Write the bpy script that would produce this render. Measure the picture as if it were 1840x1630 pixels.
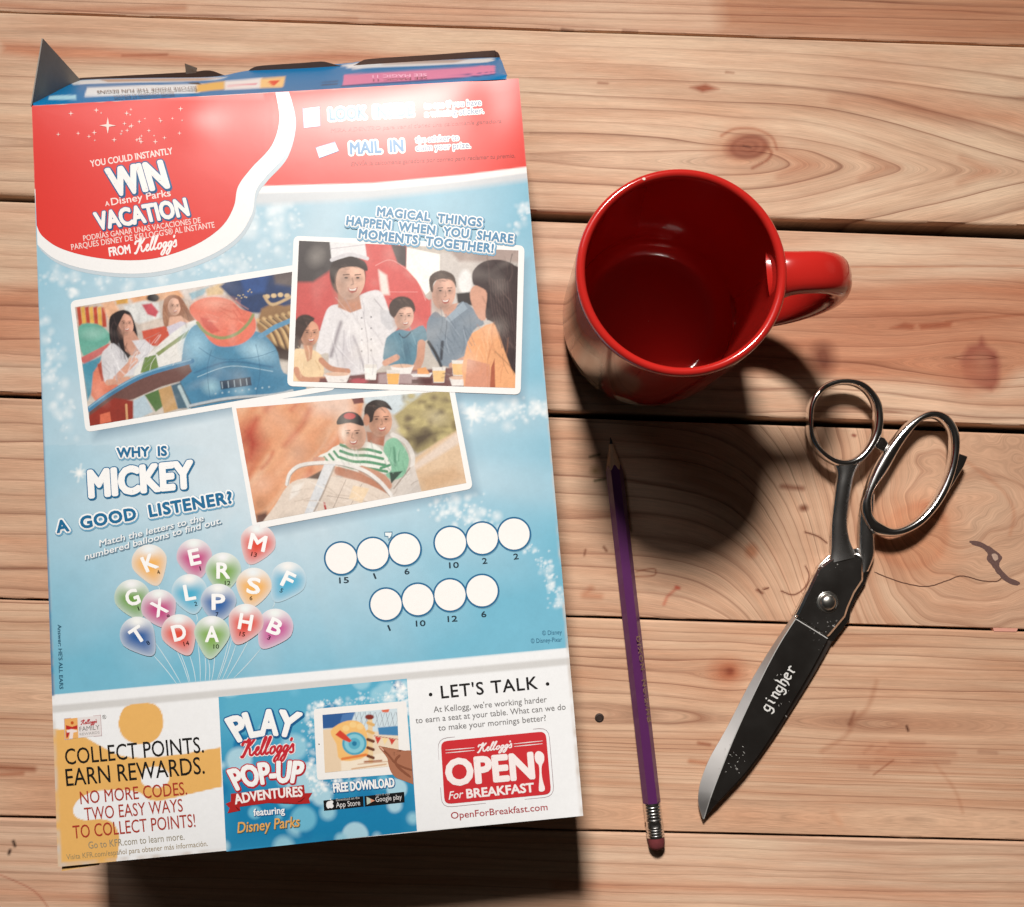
import bpy, bmesh, math, random
import numpy as np
from mathutils import Matrix, Vector
random.seed(7); rng = np.random.default_rng(7)
sc = bpy.context.scene
for o in list(bpy.data.objects): bpy.data.objects.remove(o)

# ------------------------------------------------------------------ camera, world, lamp, exposure
CM = 0.01                                    # the plan is measured in centimetres, the scene is in metres
FOC, CH, AX, AY = 2035.0, 49.516, 0.0941278, -0.0224483
cam = bpy.data.objects.new('camera', bpy.data.cameras.new('camera'))
sc.collection.objects.link(cam)
cam.location = (0, 0, CH*CM); cam.rotation_euler = (AX, AY, 0)
cam.data.sensor_fit = 'HORIZONTAL'; cam.data.sensor_width = 36; cam.data.lens = FOC/1840*36
cam.data.clip_start = 0.01; cam.data.clip_end = 20
sc.camera = cam
world = bpy.data.worlds.new('World'); sc.world = world; world.use_nodes = True
bg = world.node_tree.nodes['Background']
bg.inputs[0].default_value = (1.0, 0.80, 0.66, 1); bg.inputs[1].default_value = 0.015

def reflection_patch(d, inner, outer, col):          # bright world patch, added for reflections in the chrome and the glaze
    nt = world.node_tree; L = nt.links.new
    tc = nt.nodes.new('ShaderNodeTexCoord'); nm = nt.nodes.new('ShaderNodeVectorMath'); nm.operation = 'NORMALIZE'; L(tc.outputs['Generated'], nm.inputs[0])
    dt = nt.nodes.new('ShaderNodeVectorMath'); dt.operation = 'DOT_PRODUCT'; L(nm.outputs[0], dt.inputs[0]); dt.inputs[1].default_value = Vector(d).normalized()
    mr = nt.nodes.new('ShaderNodeMapRange'); mr.interpolation_type = 'SMOOTHSTEP'; mr.clamp = True
    mr.inputs[1].default_value = math.cos(math.radians(outer)); mr.inputs[2].default_value = math.cos(math.radians(inner))
    L(dt.outputs['Value'], mr.inputs[0])
    vs = nt.nodes.new('ShaderNodeVectorMath'); vs.operation = 'SCALE'; vs.inputs[0].default_value = col; L(mr.outputs[0], vs.inputs['Scale'])
    return vs.outputs[0]
_nt = world.node_tree; _acc = None
for _p in (reflection_patch((-0.8, 0.5, 0.42), 8, 19, (9, 9.6, 10.4)), reflection_patch((0.85, 0.35, 0.4), 5, 16, (7, 6.2, 5.2)), reflection_patch((0.25, -0.9, 0.3), 6, 24, (3.2, 2.8, 2.4))):
    _a = _nt.nodes.new('ShaderNodeVectorMath'); _a.operation = 'ADD'
    if _acc: _nt.links.new(_acc, _a.inputs[0])
    else: _a.inputs[0].default_value = (1.0, 0.80, 0.66)
    _nt.links.new(_p, _a.inputs[1]); _acc = _a.outputs[0]
_nt.links.new(_acc, bg.inputs[0])

def lamp(name, loc, size, power, col, target=(0, 0, 0), size_y=None, spread=180):
    l = bpy.data.lights.new(name, 'AREA'); l.energy = power; l.color = col
    l.size = size; l.spread = math.radians(spread)
    if size_y: l.shape = 'RECTANGLE'; l.size_y = size_y
    else: l.shape = 'DISK'
    o = bpy.data.objects.new(name, l); sc.collection.objects.link(o)
    o.location = loc
    o.rotation_euler = (Vector(target)-Vector(loc)).to_track_quat('-Z', 'Y').to_euler()
    return o
lamp('ceiling_lamp', (-0.15, 1.06, 1.36), 0.27, 4.3, (1.0, 0.95, 0.89), target=(0.06, -0.17, 0), spread=60)
lamp('side_lamp', (-1.0, 1.4, 1.7), 0.8, 4.0, (0.94, 0.96, 1.0))
sc.view_settings.view_transform = 'Standard'; sc.view_settings.look = 'None'
sc.view_settings.exposure = 0.0; sc.view_settings.gamma = 1
sc.view_settings.use_curve_mapping = False
sc.cycles.max_bounces = 8; sc.cycles.diffuse_bounces = 1; sc.cycles.use_denoising = True

# ------------------------------------------------------------------ measuring helpers
def rot(ax, ay):
    return np.array(Matrix.Rotation(ay, 3, 'Y') @ Matrix.Rotation(ax, 3, 'X'))
RM = rot(AX, AY); CC = np.array([0, 0, CH])
def ray(x, y):
    x = np.asarray(x, float); y = np.asarray(y, float)
    d = np.stack([(x-920)/FOC, -(y-815)/FOC, -np.ones_like(x)], -1)
    return d @ RM.T
def at(x, y, z=0.0):                         # a point of the plan lying at height z (cm)
    d = ray(x, y); t = (np.asarray(z)-CH)/d[..., 2]
    return CC + d*t[..., None]
def onto(x, y, p0, n):                       # a point of the plan lying on a tilted plane
    d = ray(x, y); t = ((np.asarray(p0)-CC) @ n)/(d @ n)
    return CC + d*t[..., None]
def plan(P):
    q = (np.asarray(P)-CC) @ RM
    return 920+FOC*q[..., 0]/-q[..., 2], 815-FOC*q[..., 1]/-q[..., 2]

def lin(c):
    c = np.asarray(c, float)/255.0
    return np.where(c <= 0.04045, c/12.92, ((c+0.055)/1.055)**2.4)

def spline(pts, n=8, closed=False):
    P = np.array(pts, float); N = len(P); out = []
    for i in range(N if closed else N-1):
        g = (lambda k: P[k % N]) if closed else (lambda k: P[min(max(k, 0), N-1)])
        p0, p1, p2, p3 = g(i-1), g(i), g(i+1), g(i+2)
        for t in np.arange(n)/n:
            out.append(0.5*((2*p1)+(-p0+p2)*t+(2*p0-5*p1+4*p2-p3)*t*t+(-p0+3*p1-3*p2+p3)*t**3))
    if not closed: out.append(P[-1])
    return np.array(out)

def vnoise(x, y, seed=0):
    x = np.asarray(x, float); y = np.asarray(y, float)
    xi = np.floor(x).astype(np.int64); yi = np.floor(y).astype(np.int64)
    fx = x-xi; fy = y-yi; fx = fx*fx*(3-2*fx); fy = fy*fy*(3-2*fy)
    def h(a, b):
        n = (a*374761393+b*668265263+seed*974634217) & 0x7fffffff
        n = ((n ^ (n >> 13))*1274126177) & 0x7fffffff
        return ((n ^ (n >> 16)) & 0xffff)/65535.0
    return (h(xi, yi)*(1-fx)+h(xi+1, yi)*fx)*(1-fy)+(h(xi, yi+1)*(1-fx)+h(xi+1, yi+1)*fx)*fy
def fbm(x, y, seed=0, o=4):
    s = 0; a = 0.5
    for k in range(o):
        s = s+a*vnoise(x*2**k, y*2**k, seed+k); a /= 2
    return s

# ------------------------------------------------------------------ object helpers
def thing(name, label, cat, loc):
    o = bpy.data.objects.new(name, None); sc.collection.objects.link(o)
    o.location = Vector(loc)*CM; o.empty_display_size = 0.02
    o['label'] = label; o['category'] = cat
    return o
def base_of(p):
    v = Vector((0, 0, 0))
    while p: v = v+p.location; p = p.parent
    return np.array(v)/CM
def mk(name, V, F, mat, parent=None, cols=None, smooth=False, label=None, floats=None):
    me = bpy.data.meshes.new(name)
    V = np.asarray(V, float)
    if parent: V = V-base_of(parent)
    V = V*CM
    if isinstance(F, np.ndarray):
        nf, k = F.shape
        me.vertices.add(len(V)); me.vertices.foreach_set('co', V.astype(np.float32).ravel())
        me.loops.add(nf*k); me.loops.foreach_set('vertex_index', F.astype(np.int32).ravel())
        me.polygons.add(nf); me.polygons.foreach_set('loop_start', np.arange(0, nf*k, k, dtype=np.int32))
        me.update(calc_edges=True)
    else:
        me.from_pydata([tuple(v) for v in V], [], [tuple(f) for f in F])
    if cols is not None:
        cols = np.asarray(cols, float)
        if cols.ndim == 1: cols = np.tile(cols, (len(V), 1))
        a = me.color_attributes.new('ink', 'FLOAT_COLOR', 'POINT')
        a.data.foreach_set('color', np.concatenate([cols, np.ones((len(V), 1))], 1).astype(np.float32).ravel())
    for k, arr in (floats or {}).items():
        a = me.attributes.new(k, 'FLOAT', 'POINT'); a.data.foreach_set('value', np.asarray(arr, np.float32).ravel())
    if smooth: me.polygons.foreach_set('use_smooth', np.ones(len(me.polygons), bool))
    me.materials.append(mat); me.validate(); me.update()
    o = bpy.data.objects.new(name, me); sc.collection.objects.link(o)
    if parent: o.parent = parent
    if label: o['label'] = label
    return o
def gridF(nu, nv, wrap=False):
    i = np.arange(nu if wrap else nu-1); j = np.arange(nv-1)
    I, J = np.meshgrid(i, j, indexing='ij'); I2 = (I+1) % nu
    return np.stack([I*nv+J, I2*nv+J, I2*nv+J+1, I*nv+J+1], -1).reshape(-1, 4)
def sharpen(o, ang=40):
    bm = bmesh.new(); bm.from_mesh(o.data)
    bmesh.ops.recalc_face_normals(bm, faces=bm.faces)
    for f in bm.faces: f.smooth = True
    for e in bm.edges:
        if len(e.link_faces) == 2 and e.calc_face_angle(0) > math.radians(ang): e.smooth = False
    bm.to_mesh(o.data); bm.free()
def bevel(o, w, seg=2, ang=30):
    bm = bmesh.new(); bm.from_mesh(o.data)
    bmesh.ops.remove_doubles(bm, verts=bm.verts, dist=1e-6)
    bmesh.ops.recalc_face_normals(bm, faces=bm.faces)
    es = [e for e in bm.edges if len(e.link_faces) == 2 and e.calc_face_angle(0) > math.radians(ang)]
    bmesh.ops.bevel(bm, geom=es, offset=w*CM, segments=seg, affect='EDGES', profile=0.5, clamp_overlap=True)
    bm.to_mesh(o.data); bm.free()

# ------------------------------------------------------------------ materials
def newmat(name):
    m = bpy.data.materials.new(name); m.use_nodes = True
    nt = m.node_tree; b = nt.nodes['Principled BSDF']
    return m, nt, b
def N(nt, t, **kw):
    n = nt.nodes.new(t)
    for k, v in kw.items(): setattr(n, k, v)
    return n
def simple(name, col, rough=0.4, metal=0.0, spec=0.5, coat=0.0, bump=0, bscale=400, var=0.0):
    m, nt, b = newmat(name)
    b.inputs['Roughness'].default_value = rough; b.inputs['Metallic'].default_value = metal
    b.inputs['Specular IOR Level'].default_value = spec; b.inputs['Coat Weight'].default_value = coat
    b.inputs['Coat Roughness'].default_value = 0.08
    tc = N(nt, 'ShaderNodeTexCoord'); no = N(nt, 'ShaderNodeTexNoise')
    no.inputs['Scale'].default_value = bscale; no.inputs['Detail'].default_value = 3
    nt.links.new(tc.outputs['Object'], no.inputs['Vector'])
    mx = N(nt, 'ShaderNodeMix', data_type='RGBA')
    c = np.append(col, 1)
    mx.inputs[6].default_value = tuple(np.append(np.clip(np.array(col)*(1-var), 0, 1), 1))
    mx.inputs[7].default_value = tuple(np.append(np.clip(np.array(col)*(1+var), 0, 1), 1))
    nt.links.new(no.outputs['Fac'], mx.inputs[0]); nt.links.new(mx.outputs[2], b.inputs['Base Color'])
    if bump:
        bp = N(nt, 'ShaderNodeBump'); bp.inputs['Strength'].default_value = bump; bp.inputs['Distance'].default_value = 0.0004
        nt.links.new(no.outputs['Fac'], bp.inputs['Height']); nt.links.new(bp.outputs[0], b.inputs['Normal'])
    return m
def inkmat(name, rough, spec, bump, mott=0.03, bscale=260):
    m, nt, b = newmat(name)
    at_ = N(nt, 'ShaderNodeAttribute', attribute_name='ink')
    tc = N(nt, 'ShaderNodeTexCoord'); no = N(nt, 'ShaderNodeTexNoise')
    no.inputs['Scale'].default_value = 900; no.inputs['Detail'].default_value = 2
    n2 = N(nt, 'ShaderNodeTexNoise'); n2.inputs['Scale'].default_value = bscale; n2.inputs['Detail'].default_value = 3
    for n in (no, n2): nt.links.new(tc.outputs['Object'], n.inputs['Vector'])
    mr = N(nt, 'ShaderNodeMapRange'); mr.inputs[3].default_value = 1-mott; mr.inputs[4].default_value = 1+mott
    nt.links.new(no.outputs['Fac'], mr.inputs[0])
    vm = N(nt, 'ShaderNodeVectorMath', operation='SCALE')
    nt.links.new(at_.outputs['Color'], vm.inputs[0]); nt.links.new(mr.outputs[0], vm.inputs['Scale'])
    nt.links.new(vm.outputs[0], b.inputs['Base Color'])
    b.inputs['Roughness'].default_value = rough; b.inputs['Specular IOR Level'].default_value = spec
    bp = N(nt, 'ShaderNodeBump'); bp.inputs['Strength'].default_value = bump; bp.inputs['Distance'].default_value = 0.0005
    nt.links.new(n2.outputs['Fac'], bp.inputs['Height']); nt.links.new(bp.outputs[0], b.inputs['Normal'])
    return m
INK = inkmat('printed_carton', 0.35, 0.52, 0.05, bscale=70)
BOARD = simple('raw_board', lin((142, 122, 106)), 0.8, var=0.12, bump=0.1)
RED_GLAZE = None

def woodmat():
    m, nt, b = newmat('pine_board')
    L = nt.links.new
    g = N(nt, 'ShaderNodeAttribute', attribute_name='grain')
    u = N(nt, 'ShaderNodeAttribute', attribute_name='along')
    ink = N(nt, 'ShaderNodeAttribute', attribute_name='ink')
    lt = N(nt, 'ShaderNodeAttribute', attribute_name='late')
    def vec(su, sg, z=0.0):
        a = N(nt, 'ShaderNodeMath', operation='MULTIPLY'); a.inputs[1].default_value = su; L(u.outputs['Fac'], a.inputs[0])
        c = N(nt, 'ShaderNodeMath', operation='MULTIPLY'); c.inputs[1].default_value = sg; L(g.outputs['Fac'], c.inputs[0])
        v = N(nt, 'ShaderNodeCombineXYZ'); v.inputs[2].default_value = z; L(a.outputs[0], v.inputs[0]); L(c.outputs[0], v.inputs[1])
        return v.outputs[0]
    def noise(v, detail=2.0, rough=0.5):
        n = N(nt, 'ShaderNodeTexNoise'); n.inputs['Scale'].default_value = 1; n.inputs['Detail'].default_value = detail
        n.inputs['Roughness'].default_value = rough; L(v, n.inputs['Vector']); return n.outputs['Fac']
    def math_(op, a, c=None):
        n = N(nt, 'ShaderNodeMath', operation=op)
        for k, s in enumerate((a, c)):
            if s is None: continue
            if isinstance(s, (int, float)): n.inputs[k].default_value = s
            else: L(s, n.inputs[k])
        return n.outputs[0]
    def rng_(v, a, bb, c, d):
        n = N(nt, 'ShaderNodeMapRange'); n.clamp = True
        for k, s in enumerate((a, bb, c, d)): n.inputs[k+1].default_value = s
        L(v, n.inputs[0]); return n.outputs[0]
    wob = noise(vec(0.05, 0.9), 2)
    ph = math_('ADD', g.outputs['Fac'], math_('MULTIPLY', wob, 1.6))
    saw = math_('FRACT', ph)
    line = math_('POWER', saw, 8.0)
    fall = rng_(saw, 0.0, 0.07, 1.0, 0.0)
    line = math_('MAXIMUM', line, math_('MULTIPLY', fall, 0.85))
    pick = rng_(noise(vec(0.03, 1.0, 5.0), 1), 0.3, 0.62, 0.30, 1.0)
    line = math_('MULTIPLY', math_('MULTIPLY', line, pick), lt.outputs['Fac'])
    fib = noise(vec(0.35, 14.0, 2.0), 3, 0.6)
    fib2 = noise(vec(1.2, 42.0, 9.0), 2, 0.6)
    bl = noise(vec(0.12, 0.6, 3.0), 3)
    m1 = N(nt, 'ShaderNodeMix', data_type='RGBA')
    m1.inputs[6].default_value = (*lin((229, 196, 168)), 1); m1.inputs[7].default_value = (*lin((214, 169, 139)), 1)
    L(rng_(bl, 0.36, 0.66, 0, 1), m1.inputs[0])
    m2 = N(nt, 'ShaderNodeMix', data_type='RGBA'); m2.inputs[7].default_value = (*lin((140, 88, 64)), 1)
    L(m1.outputs[2], m2.inputs[6]); L(math_('MULTIPLY', line, 0.9), m2.inputs[0])
    f = math_('MULTIPLY', rng_(fib, 0.3, 0.7, 0.88, 1.08), rng_(fib2, 0.3, 0.7, 0.87, 1.10))
    pore = rng_(noise(vec(0.9, 30.0, 13.0), 1, 0.5), 0.66, 0.76, 1.0, 0.80)
    f = math_('MULTIPLY', f, pore); f = math_('MULTIPLY', f, rng_(noise(vec(0.05, 2.2, 17.0), 2), 0.3, 0.7, 0.90, 1.06))
    sc_ = N(nt, 'ShaderNodeVectorMath', operation='SCALE'); L(m2.outputs[2], sc_.inputs[0]); L(f, sc_.inputs['Scale'])
    mu = N(nt, 'ShaderNodeVectorMath', operation='MULTIPLY'); L(sc_.outputs[0], mu.inputs[0]); L(ink.outputs['Color'], mu.inputs[1])
    L(mu.outputs[0], b.inputs['Base Color'])
    L(rng_(fib, 0.3, 0.7, 0.62, 0.48), b.inputs['Roughness'])
    b.inputs['Specular IOR Level'].default_value = 0.28
    bp = N(nt, 'ShaderNodeBump'); bp.inputs['Strength'].default_value = 0.35; bp.inputs['Distance'].default_value = 0.0004
    L(math_('ADD', fib2, math_('MULTIPLY', line, -0.6)), bp.inputs['Height']); L(bp.outputs[0], b.inputs['Normal'])
    return m
WOOD = woodmat()
DARKGAP = simple('painted_void_shade', lin((30, 20, 15)), 0.9, var=0.2)

# ------------------------------------------------------------------ soft painting of flat artwork and of wood figure
class Paint:                                  # colours at the points X, Y; shapes given in u, v with X = ox + u/s
    def __init__(s, X, Y, base, ox=0, oy=0, k=1.0, ky=None):
        s.X = (X-ox)*k; s.Y = (Y-oy)*(ky or k)
        s.c = np.tile(lin(base), (len(X), 1)) if np.ndim(base) == 1 else np.array(base, float)
    def _mix(s, idx, a, col):
        a = np.clip(a, 0, 1)[:, None]; s.c[idx] = s.c[idx]*(1-a)+lin(col)*a
    def ell(s, cx, cy, rx, ry, col, soft=4, al=1.0, rot=0):
        m = max(rx, ry)+soft+2
        idx = np.nonzero((abs(s.X-cx) < m) & (abs(s.Y-cy) < m))[0]
        dx, dy = s.X[idx]-cx, s.Y[idx]-cy; c, n = math.cos(math.radians(rot)), math.sin(math.radians(rot))
        a, b = dx*c+dy*n, -dx*n+dy*c
        q = np.sqrt((a/rx)**2+(b/ry)**2); d = (q-1)*min(rx, ry)
        s._mix(idx, al*(0.5-d/soft), col); return s
    def poly(s, pts, col, soft=4, al=1.0, sm=0, grad=None):
        P = np.array(pts, float)
        if sm: P = spline(P, sm, True)
        lo, hi = P.min(0)-soft, P.max(0)+soft
        idx = np.nonzero((s.X > lo[0]) & (s.X < hi[0]) & (s.Y > lo[1]) & (s.Y < hi[1]))[0]
        x, y = s.X[idx], s.Y[idx]; d2 = np.full(len(idx), 1e12); ins = np.zeros(len(idx), bool)
        for i in range(len(P)):
            a, b = P[i], P[(i+1) % len(P)]; e = b-a; L2 = e @ e+1e-9
            t = np.clip(((x-a[0])*e[0]+(y-a[1])*e[1])/L2, 0, 1)
            d2 = np.minimum(d2, (x-a[0]-t*e[0])**2+(y-a[1]-t*e[1])**2)
            cr = ((a[1] > y) != (b[1] > y))
            with np.errstate(divide='ignore', invalid='ignore'):
                xi = (b[0]-a[0])*(y-a[1])/(b[1]-a[1])+a[0]
            ins ^= cr & (x < xi)
        d = np.sqrt(d2)*np.where(ins, -1, 1)
        s._mix(idx, al*(0.5-d/soft), col); return s
    def line(s, pts, w, col, soft=3, al=1.0, sm=0, w1=None):
        P = np.array(pts, float)
        if sm: P = spline(P, sm)
        m = max(w, w1 or 0)+soft; lo, hi = P.min(0)-m, P.max(0)+m
        idx = np.nonzero((s.X > lo[0]) & (s.X < hi[0]) & (s.Y > lo[1]) & (s.Y < hi[1]))[0]
        x, y = s.X[idx], s.Y[idx]; d = np.full(len(idx), 1e9); n = len(P)-1
        for i in range(n):
            a, b = P[i], P[i+1]; e = b-a; L2 = e @ e+1e-9
            t = np.clip(((x-a[0])*e[0]+(y-a[1])*e[1])/L2, 0, 1)
            ww = w if w1 is None else w+(w1-w)*(i+t)/n
            d = np.minimum(d, np.hypot(x-a[0]-t*e[0], y-a[1]-t*e[1])-ww/2)
        s._mix(idx, al*(0.5-d/soft), col); return s
    def mott(s, amt, f, seed=1):
        n = fbm(s.X*f, s.Y*f, seed)-0.47; s.c = np.clip(s.c*(1+amt*n)[:, None], 0, 1); return s
    def stars(s, path, n, spread, size, al=0.8, col=(246, 249, 250)):
        P = spline(path, 10)
        for k in range(n):
            p = P[int(random.random()*(len(P)-1))]
            r = size*(0.4+random.random()**3*1.5)
            s.ell(p[0]+random.gauss(0, spread), p[1]+random.gauss(0, spread), r, r, col, soft=r*2.2, al=al*random.uniform(0.35, 1))
        return s
    def burst(s, x, y, r, col=(250, 250, 248)):
        for a in range(0, 180, 45):
            c, n = math.cos(math.radians(a+10)), math.sin(math.radians(a+10)); q = r if a % 90 == 0 else r*0.6
            s.line([(x-c*q, y-n*q), (x+c*q, y+n*q)], r*0.10, col, soft=r*0.28, al=0.75)
        s.ell(x, y, r*0.3, r*0.3, col, soft=r*0.5); return s

# ------------------------------------------------------------------ the pine table
table = thing('plank_table', 'pine table of wide weathered planks under the box, mug, pencil and scissors', 'table', (0, 0, -2))
# each joint: (left, right) heights on the plan of the upper board's edge, then of the lower board's edge, chamfer width
JOINT = [((20, 81), (22.5, 84.5), 0.03), ((352, 408), (362, 430), 0.13), ((707, 767), (715, 780), 0.11),
         ((1074, 1131), (1077.5, 1135.5), 0.04), ((1466, 1510), (1470.5, 1513.5), 0.05)]
def edge_y(j, x):                              # world y of a board edge at world x (cm)
    a, b = at(0, j[0]), at(1840, j[1]); return a[1]+(b[1]-a[1])*(x-a[0])/(b[0]-a[0])
xs = np.concatenate([np.arange(-60, -24, 1.5), np.arange(-24, 24, 0.06), np.arange(24, 60.1, 1.5)])
lo0 = lambda x: edge_y(JOINT[0][0], x)+8.9
hi5 = lambda x: edge_y(JOINT[4][1], x)-8.9
tops = [lambda x: edge_y(JOINT[0][0], x)+17.7, lo0] + [(lambda x, j=j: edge_y(j[1], x)) for j in JOINT] + [lambda x: hi5(x)-0.07]
bots = [lambda x: lo0(x)+0.06] + [(lambda x, j=j: edge_y(j[0], x)) for j in JOINT] + [hi5, lambda x: hi5(x)-9]
chl = [0.03, JOINT[0][2]] + [j[2] for j in JOINT[1:]] + [0.05, 0.05]
def tanh(v): return np.tanh(v)
def around(X, Y, xk, yk, A, Lx, Ly): return -tanh((Y-yk)/7)*A*np.exp(-((X-xk)/Lx)**2-np.abs(Y-yk)/Ly)
def sig(v): return 1/(1+np.exp(-v))
def figure(k, X, Y, p):
    W = (255, 255, 255); late = np.ones_like(X)
    Y0 = Y-0.031*(X-900)                        # the boards run slightly downhill to the right
    if k <= 1:
        g = Y0/15; late *= 0.9
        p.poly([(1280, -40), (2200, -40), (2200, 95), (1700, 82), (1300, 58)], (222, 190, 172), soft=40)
        p.line([(0, 8), (130, 20), (330, 14)], 8, (206, 158, 134), soft=14, al=.8); p.line([(360, 38), (640, 34)], 4, (210, 165, 140), soft=10, al=.8)
        p.line([(1010, 53), (1030, 55)], 4, (130, 86, 68), soft=6, w1=1); p.line([(1120, 55), (1145, 56)], 3, (150, 100, 80), soft=6, w1=1)
    elif k == 2:
        d = Y-(298+0.03*(X-1450)); a = np.sqrt(d*d+10**2)
        env = np.exp(-(d/150)**2)
        dx = X-1400; dx = 0.5*(dx+np.sqrt(dx*dx+60**2)); dx = 620*np.tanh(dx/620)
        g = a+0.27*dx*env+around(X, Y, 1338, 266, 20, 120, 60)+7*fbm(X/330, Y0/110, 3)
        g = g/27; late *= np.where(X < 950, 0.75, 1.0)*(0.35+0.65*sig((Y0-110)/18))
        p.ell(1338, 268, 66, 44, (236, 205, 188), soft=24, al=.6); p.ell(1341, 264, 37, 23, (194, 146, 130), soft=12, rot=-8)
        for q_ in (34, 27, 20, 13, 6): p.ell(1341+.2*q_, 264, q_, q_*.6, (172, 120, 106) if q_ % 2 == 0 else (206, 160, 144), soft=5, al=.75, rot=-8)
        p.line([(1335, 262), (1350, 266)], 2, (120, 76, 66), soft=3); p.line([(1374, 262), (1386, 274), (1378, 288), (1352, 302)], 4, (190, 135, 112), soft=6, sm=6)
        p.line([(1296, 244), (1320, 232), (1356, 232), (1386, 246), (1396, 268)], 3, (205, 150, 128), soft=6, sm=6)
        for (x, y) in ((1464, 296), (1612, 301), (1788, 308)): p.poly([(x+4, y), (x-60, y-24), (x-26, y-2), (x-64, y+20)], (206, 156, 132), soft=24, al=.7)
        p.poly([(1240, 157), (1268, 151), (1292, 160), (1262, 166)], (188, 128, 106), soft=7)
        p.line([(1075, 149), (1092, 150)], 2, (170, 115, 92), soft=6, w1=1); p.line([(1305, 130), (1318, 131)], 2, (170, 115, 92), soft=6, w1=1)
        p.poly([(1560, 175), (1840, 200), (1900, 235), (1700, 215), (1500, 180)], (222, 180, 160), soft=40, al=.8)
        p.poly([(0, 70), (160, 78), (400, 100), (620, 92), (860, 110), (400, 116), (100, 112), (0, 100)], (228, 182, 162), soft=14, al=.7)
        p.line([(220, 100), (300, 98)], 3, (180, 120, 95), soft=5)
    elif k == 3:
        g = Y0+around(X, Y, 1765, 650, 34, 120, 60)+around(X, Y, 1640, 586, 8, 160, 30)+24*fbm(X/330, Y0/70, 9)
        g = g/29; late *= 0.5+0.35*sig((Y0-520)/14)
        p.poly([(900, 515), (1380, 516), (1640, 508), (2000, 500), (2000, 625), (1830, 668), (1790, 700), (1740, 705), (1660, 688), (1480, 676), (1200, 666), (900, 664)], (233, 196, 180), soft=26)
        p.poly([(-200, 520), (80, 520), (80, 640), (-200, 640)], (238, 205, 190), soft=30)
        p.poly([(1725, 645), (1740, 622), (1756, 618), (1764, 606), (1774, 622), (1790, 632), (1797, 655), (1794, 690), (1782, 702), (1756, 694), (1735, 682)], (186, 128, 122), soft=12)
        p.poly([(1455, 640), (1462, 622), (1480, 614), (1496, 624), (1502, 650), (1490, 672), (1468, 668)], (150, 104, 90), soft=22, sm=4, al=.8); p.ell(1764, 652, 14, 20, (212, 170, 160), soft=16, al=.7); p.ell(1740, 670, 40, 34, (220, 170, 155), soft=40, al=.6)
        p.poly([(1598, 590), (1625, 580), (1645, 583), (1640, 592)], (205, 148, 128), soft=6); p.poly([(1650, 582), (1712, 577), (1708, 588), (1655, 592)], (205, 148, 128), soft=6)
        p.line([(1700, 578), (1780, 570), (1900, 560)], 3, (205, 150, 128), soft=6)
        p.line([(1500, 480), (1840, 478)], 2, (225, 180, 160), soft=4)
    elif k == 4:
        w = sig((X-1500)/70)
        r = np.hypot((X-1640)*0.8, Y-930)
        g = Y0*(1-w)+w*(0.55*r+150*fbm(X/230, Y/170, 21)+0.25*Y)+10*fbm(X/240, Y0/60, 4)
        g = g/(33+8*w); late *= 0.95-0.4*w
        p.poly([(1575, 985), (1600, 1010), (1640, 1022), (1680, 1008), (1702, 975), (1700, 930), (1660, 900), (1600, 930)], (224, 170, 152), soft=12, sm=4)
        p.ell(1640, 965, 95, 85, (240, 208, 190), soft=30, al=.5)
        p.ell(1780, 1100, 70, 18, (255, 240, 235), soft=30, al=.4)
        p.line([(1795, 1002), (1786, 1006)], 7, (255, 250, 240), soft=4)
        p.line([(1738, 830), (1800, 880), (1822, 920), (1815, 960)], 3, (228, 188, 170), soft=9, sm=5, al=.7)
        for q in ([(1060, 821), (1077, 817)], [(1069, 864), (1086, 861)]): p.line(q, 4, (96, 100, 62), soft=4)
        p.ell(1070, 846, 9, 8, (160, 150, 110), soft=10, al=.7)
        p.line([(1143, 1027), (1175, 1022), (1175, 1034), (1142, 1036)], 2, (175, 120, 95), soft=3, sm=5)
        p.line([(1193, 1086), (1199, 1072), (1217, 1056)], 4, (226, 140, 120), soft=6, al=.8); p.line([(1215, 1055), (1220, 1057)], 5, (214, 110, 96), soft=5)
        p.line([(1062, 1058), (1050, 1070), (1078, 1072)], 9, (212, 160, 135), soft=12, al=.7)
        p.line([(1447, 1017), (1454, 1035), (1446, 1056), (1426, 1069), (1404, 1062)], 2.4, (150, 95, 75), soft=3, sm=5)
        p.line([(1360, 1060), (1370, 1066)], 4, (150, 95, 75), soft=4); p.line([(1372, 1058), (1380, 1057)], 3, (150, 95, 75), soft=4)
        p.line([(1085, 983), (1090, 990)], 4, (150, 110, 90), soft=4); p.line([(1052, 988), (1050, 998)], 3, (160, 120, 100), soft=4)
        p.ell(1350, 990, 12, 14, (225, 185, 165), soft=8, al=.8); p.line([(1446, 956), (1470, 964), (1486, 976)], 2.5, (140, 85, 65), soft=3, sm=4)
        p.line([(1405, 874), (1442, 878)], 7, (165, 120, 105), soft=9); p.ell(1444, 913, 8, 6, (150, 110, 95), soft=7)
        p.line([(1533, 782), (1536, 783)], 5, (150, 60, 45), soft=4)
    elif k == 5:
        g = Y0+around(X, Y, 1308, 1209, 15, 70, 34)+around(X, Y, 1610, 1352, 6, 90, 20)+12*fbm(X/330, Y0/80, 12)
        g = g/(18+10*sig((Y0-1370)/30)); late *= 1.0-0.5*sig((Y0-1390)/25)
        p.ell(1308, 1208, 32, 26, (236, 192, 172), soft=22, al=.8); p.ell(1310, 1207, 16, 13, (218, 166, 146), soft=10, al=.9); p.ell(1311, 1207, 10, 8, (196, 140, 120), soft=4, al=.7); p.ell(1312, 1206, 5, 5, (175, 112, 94), soft=6)
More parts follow.
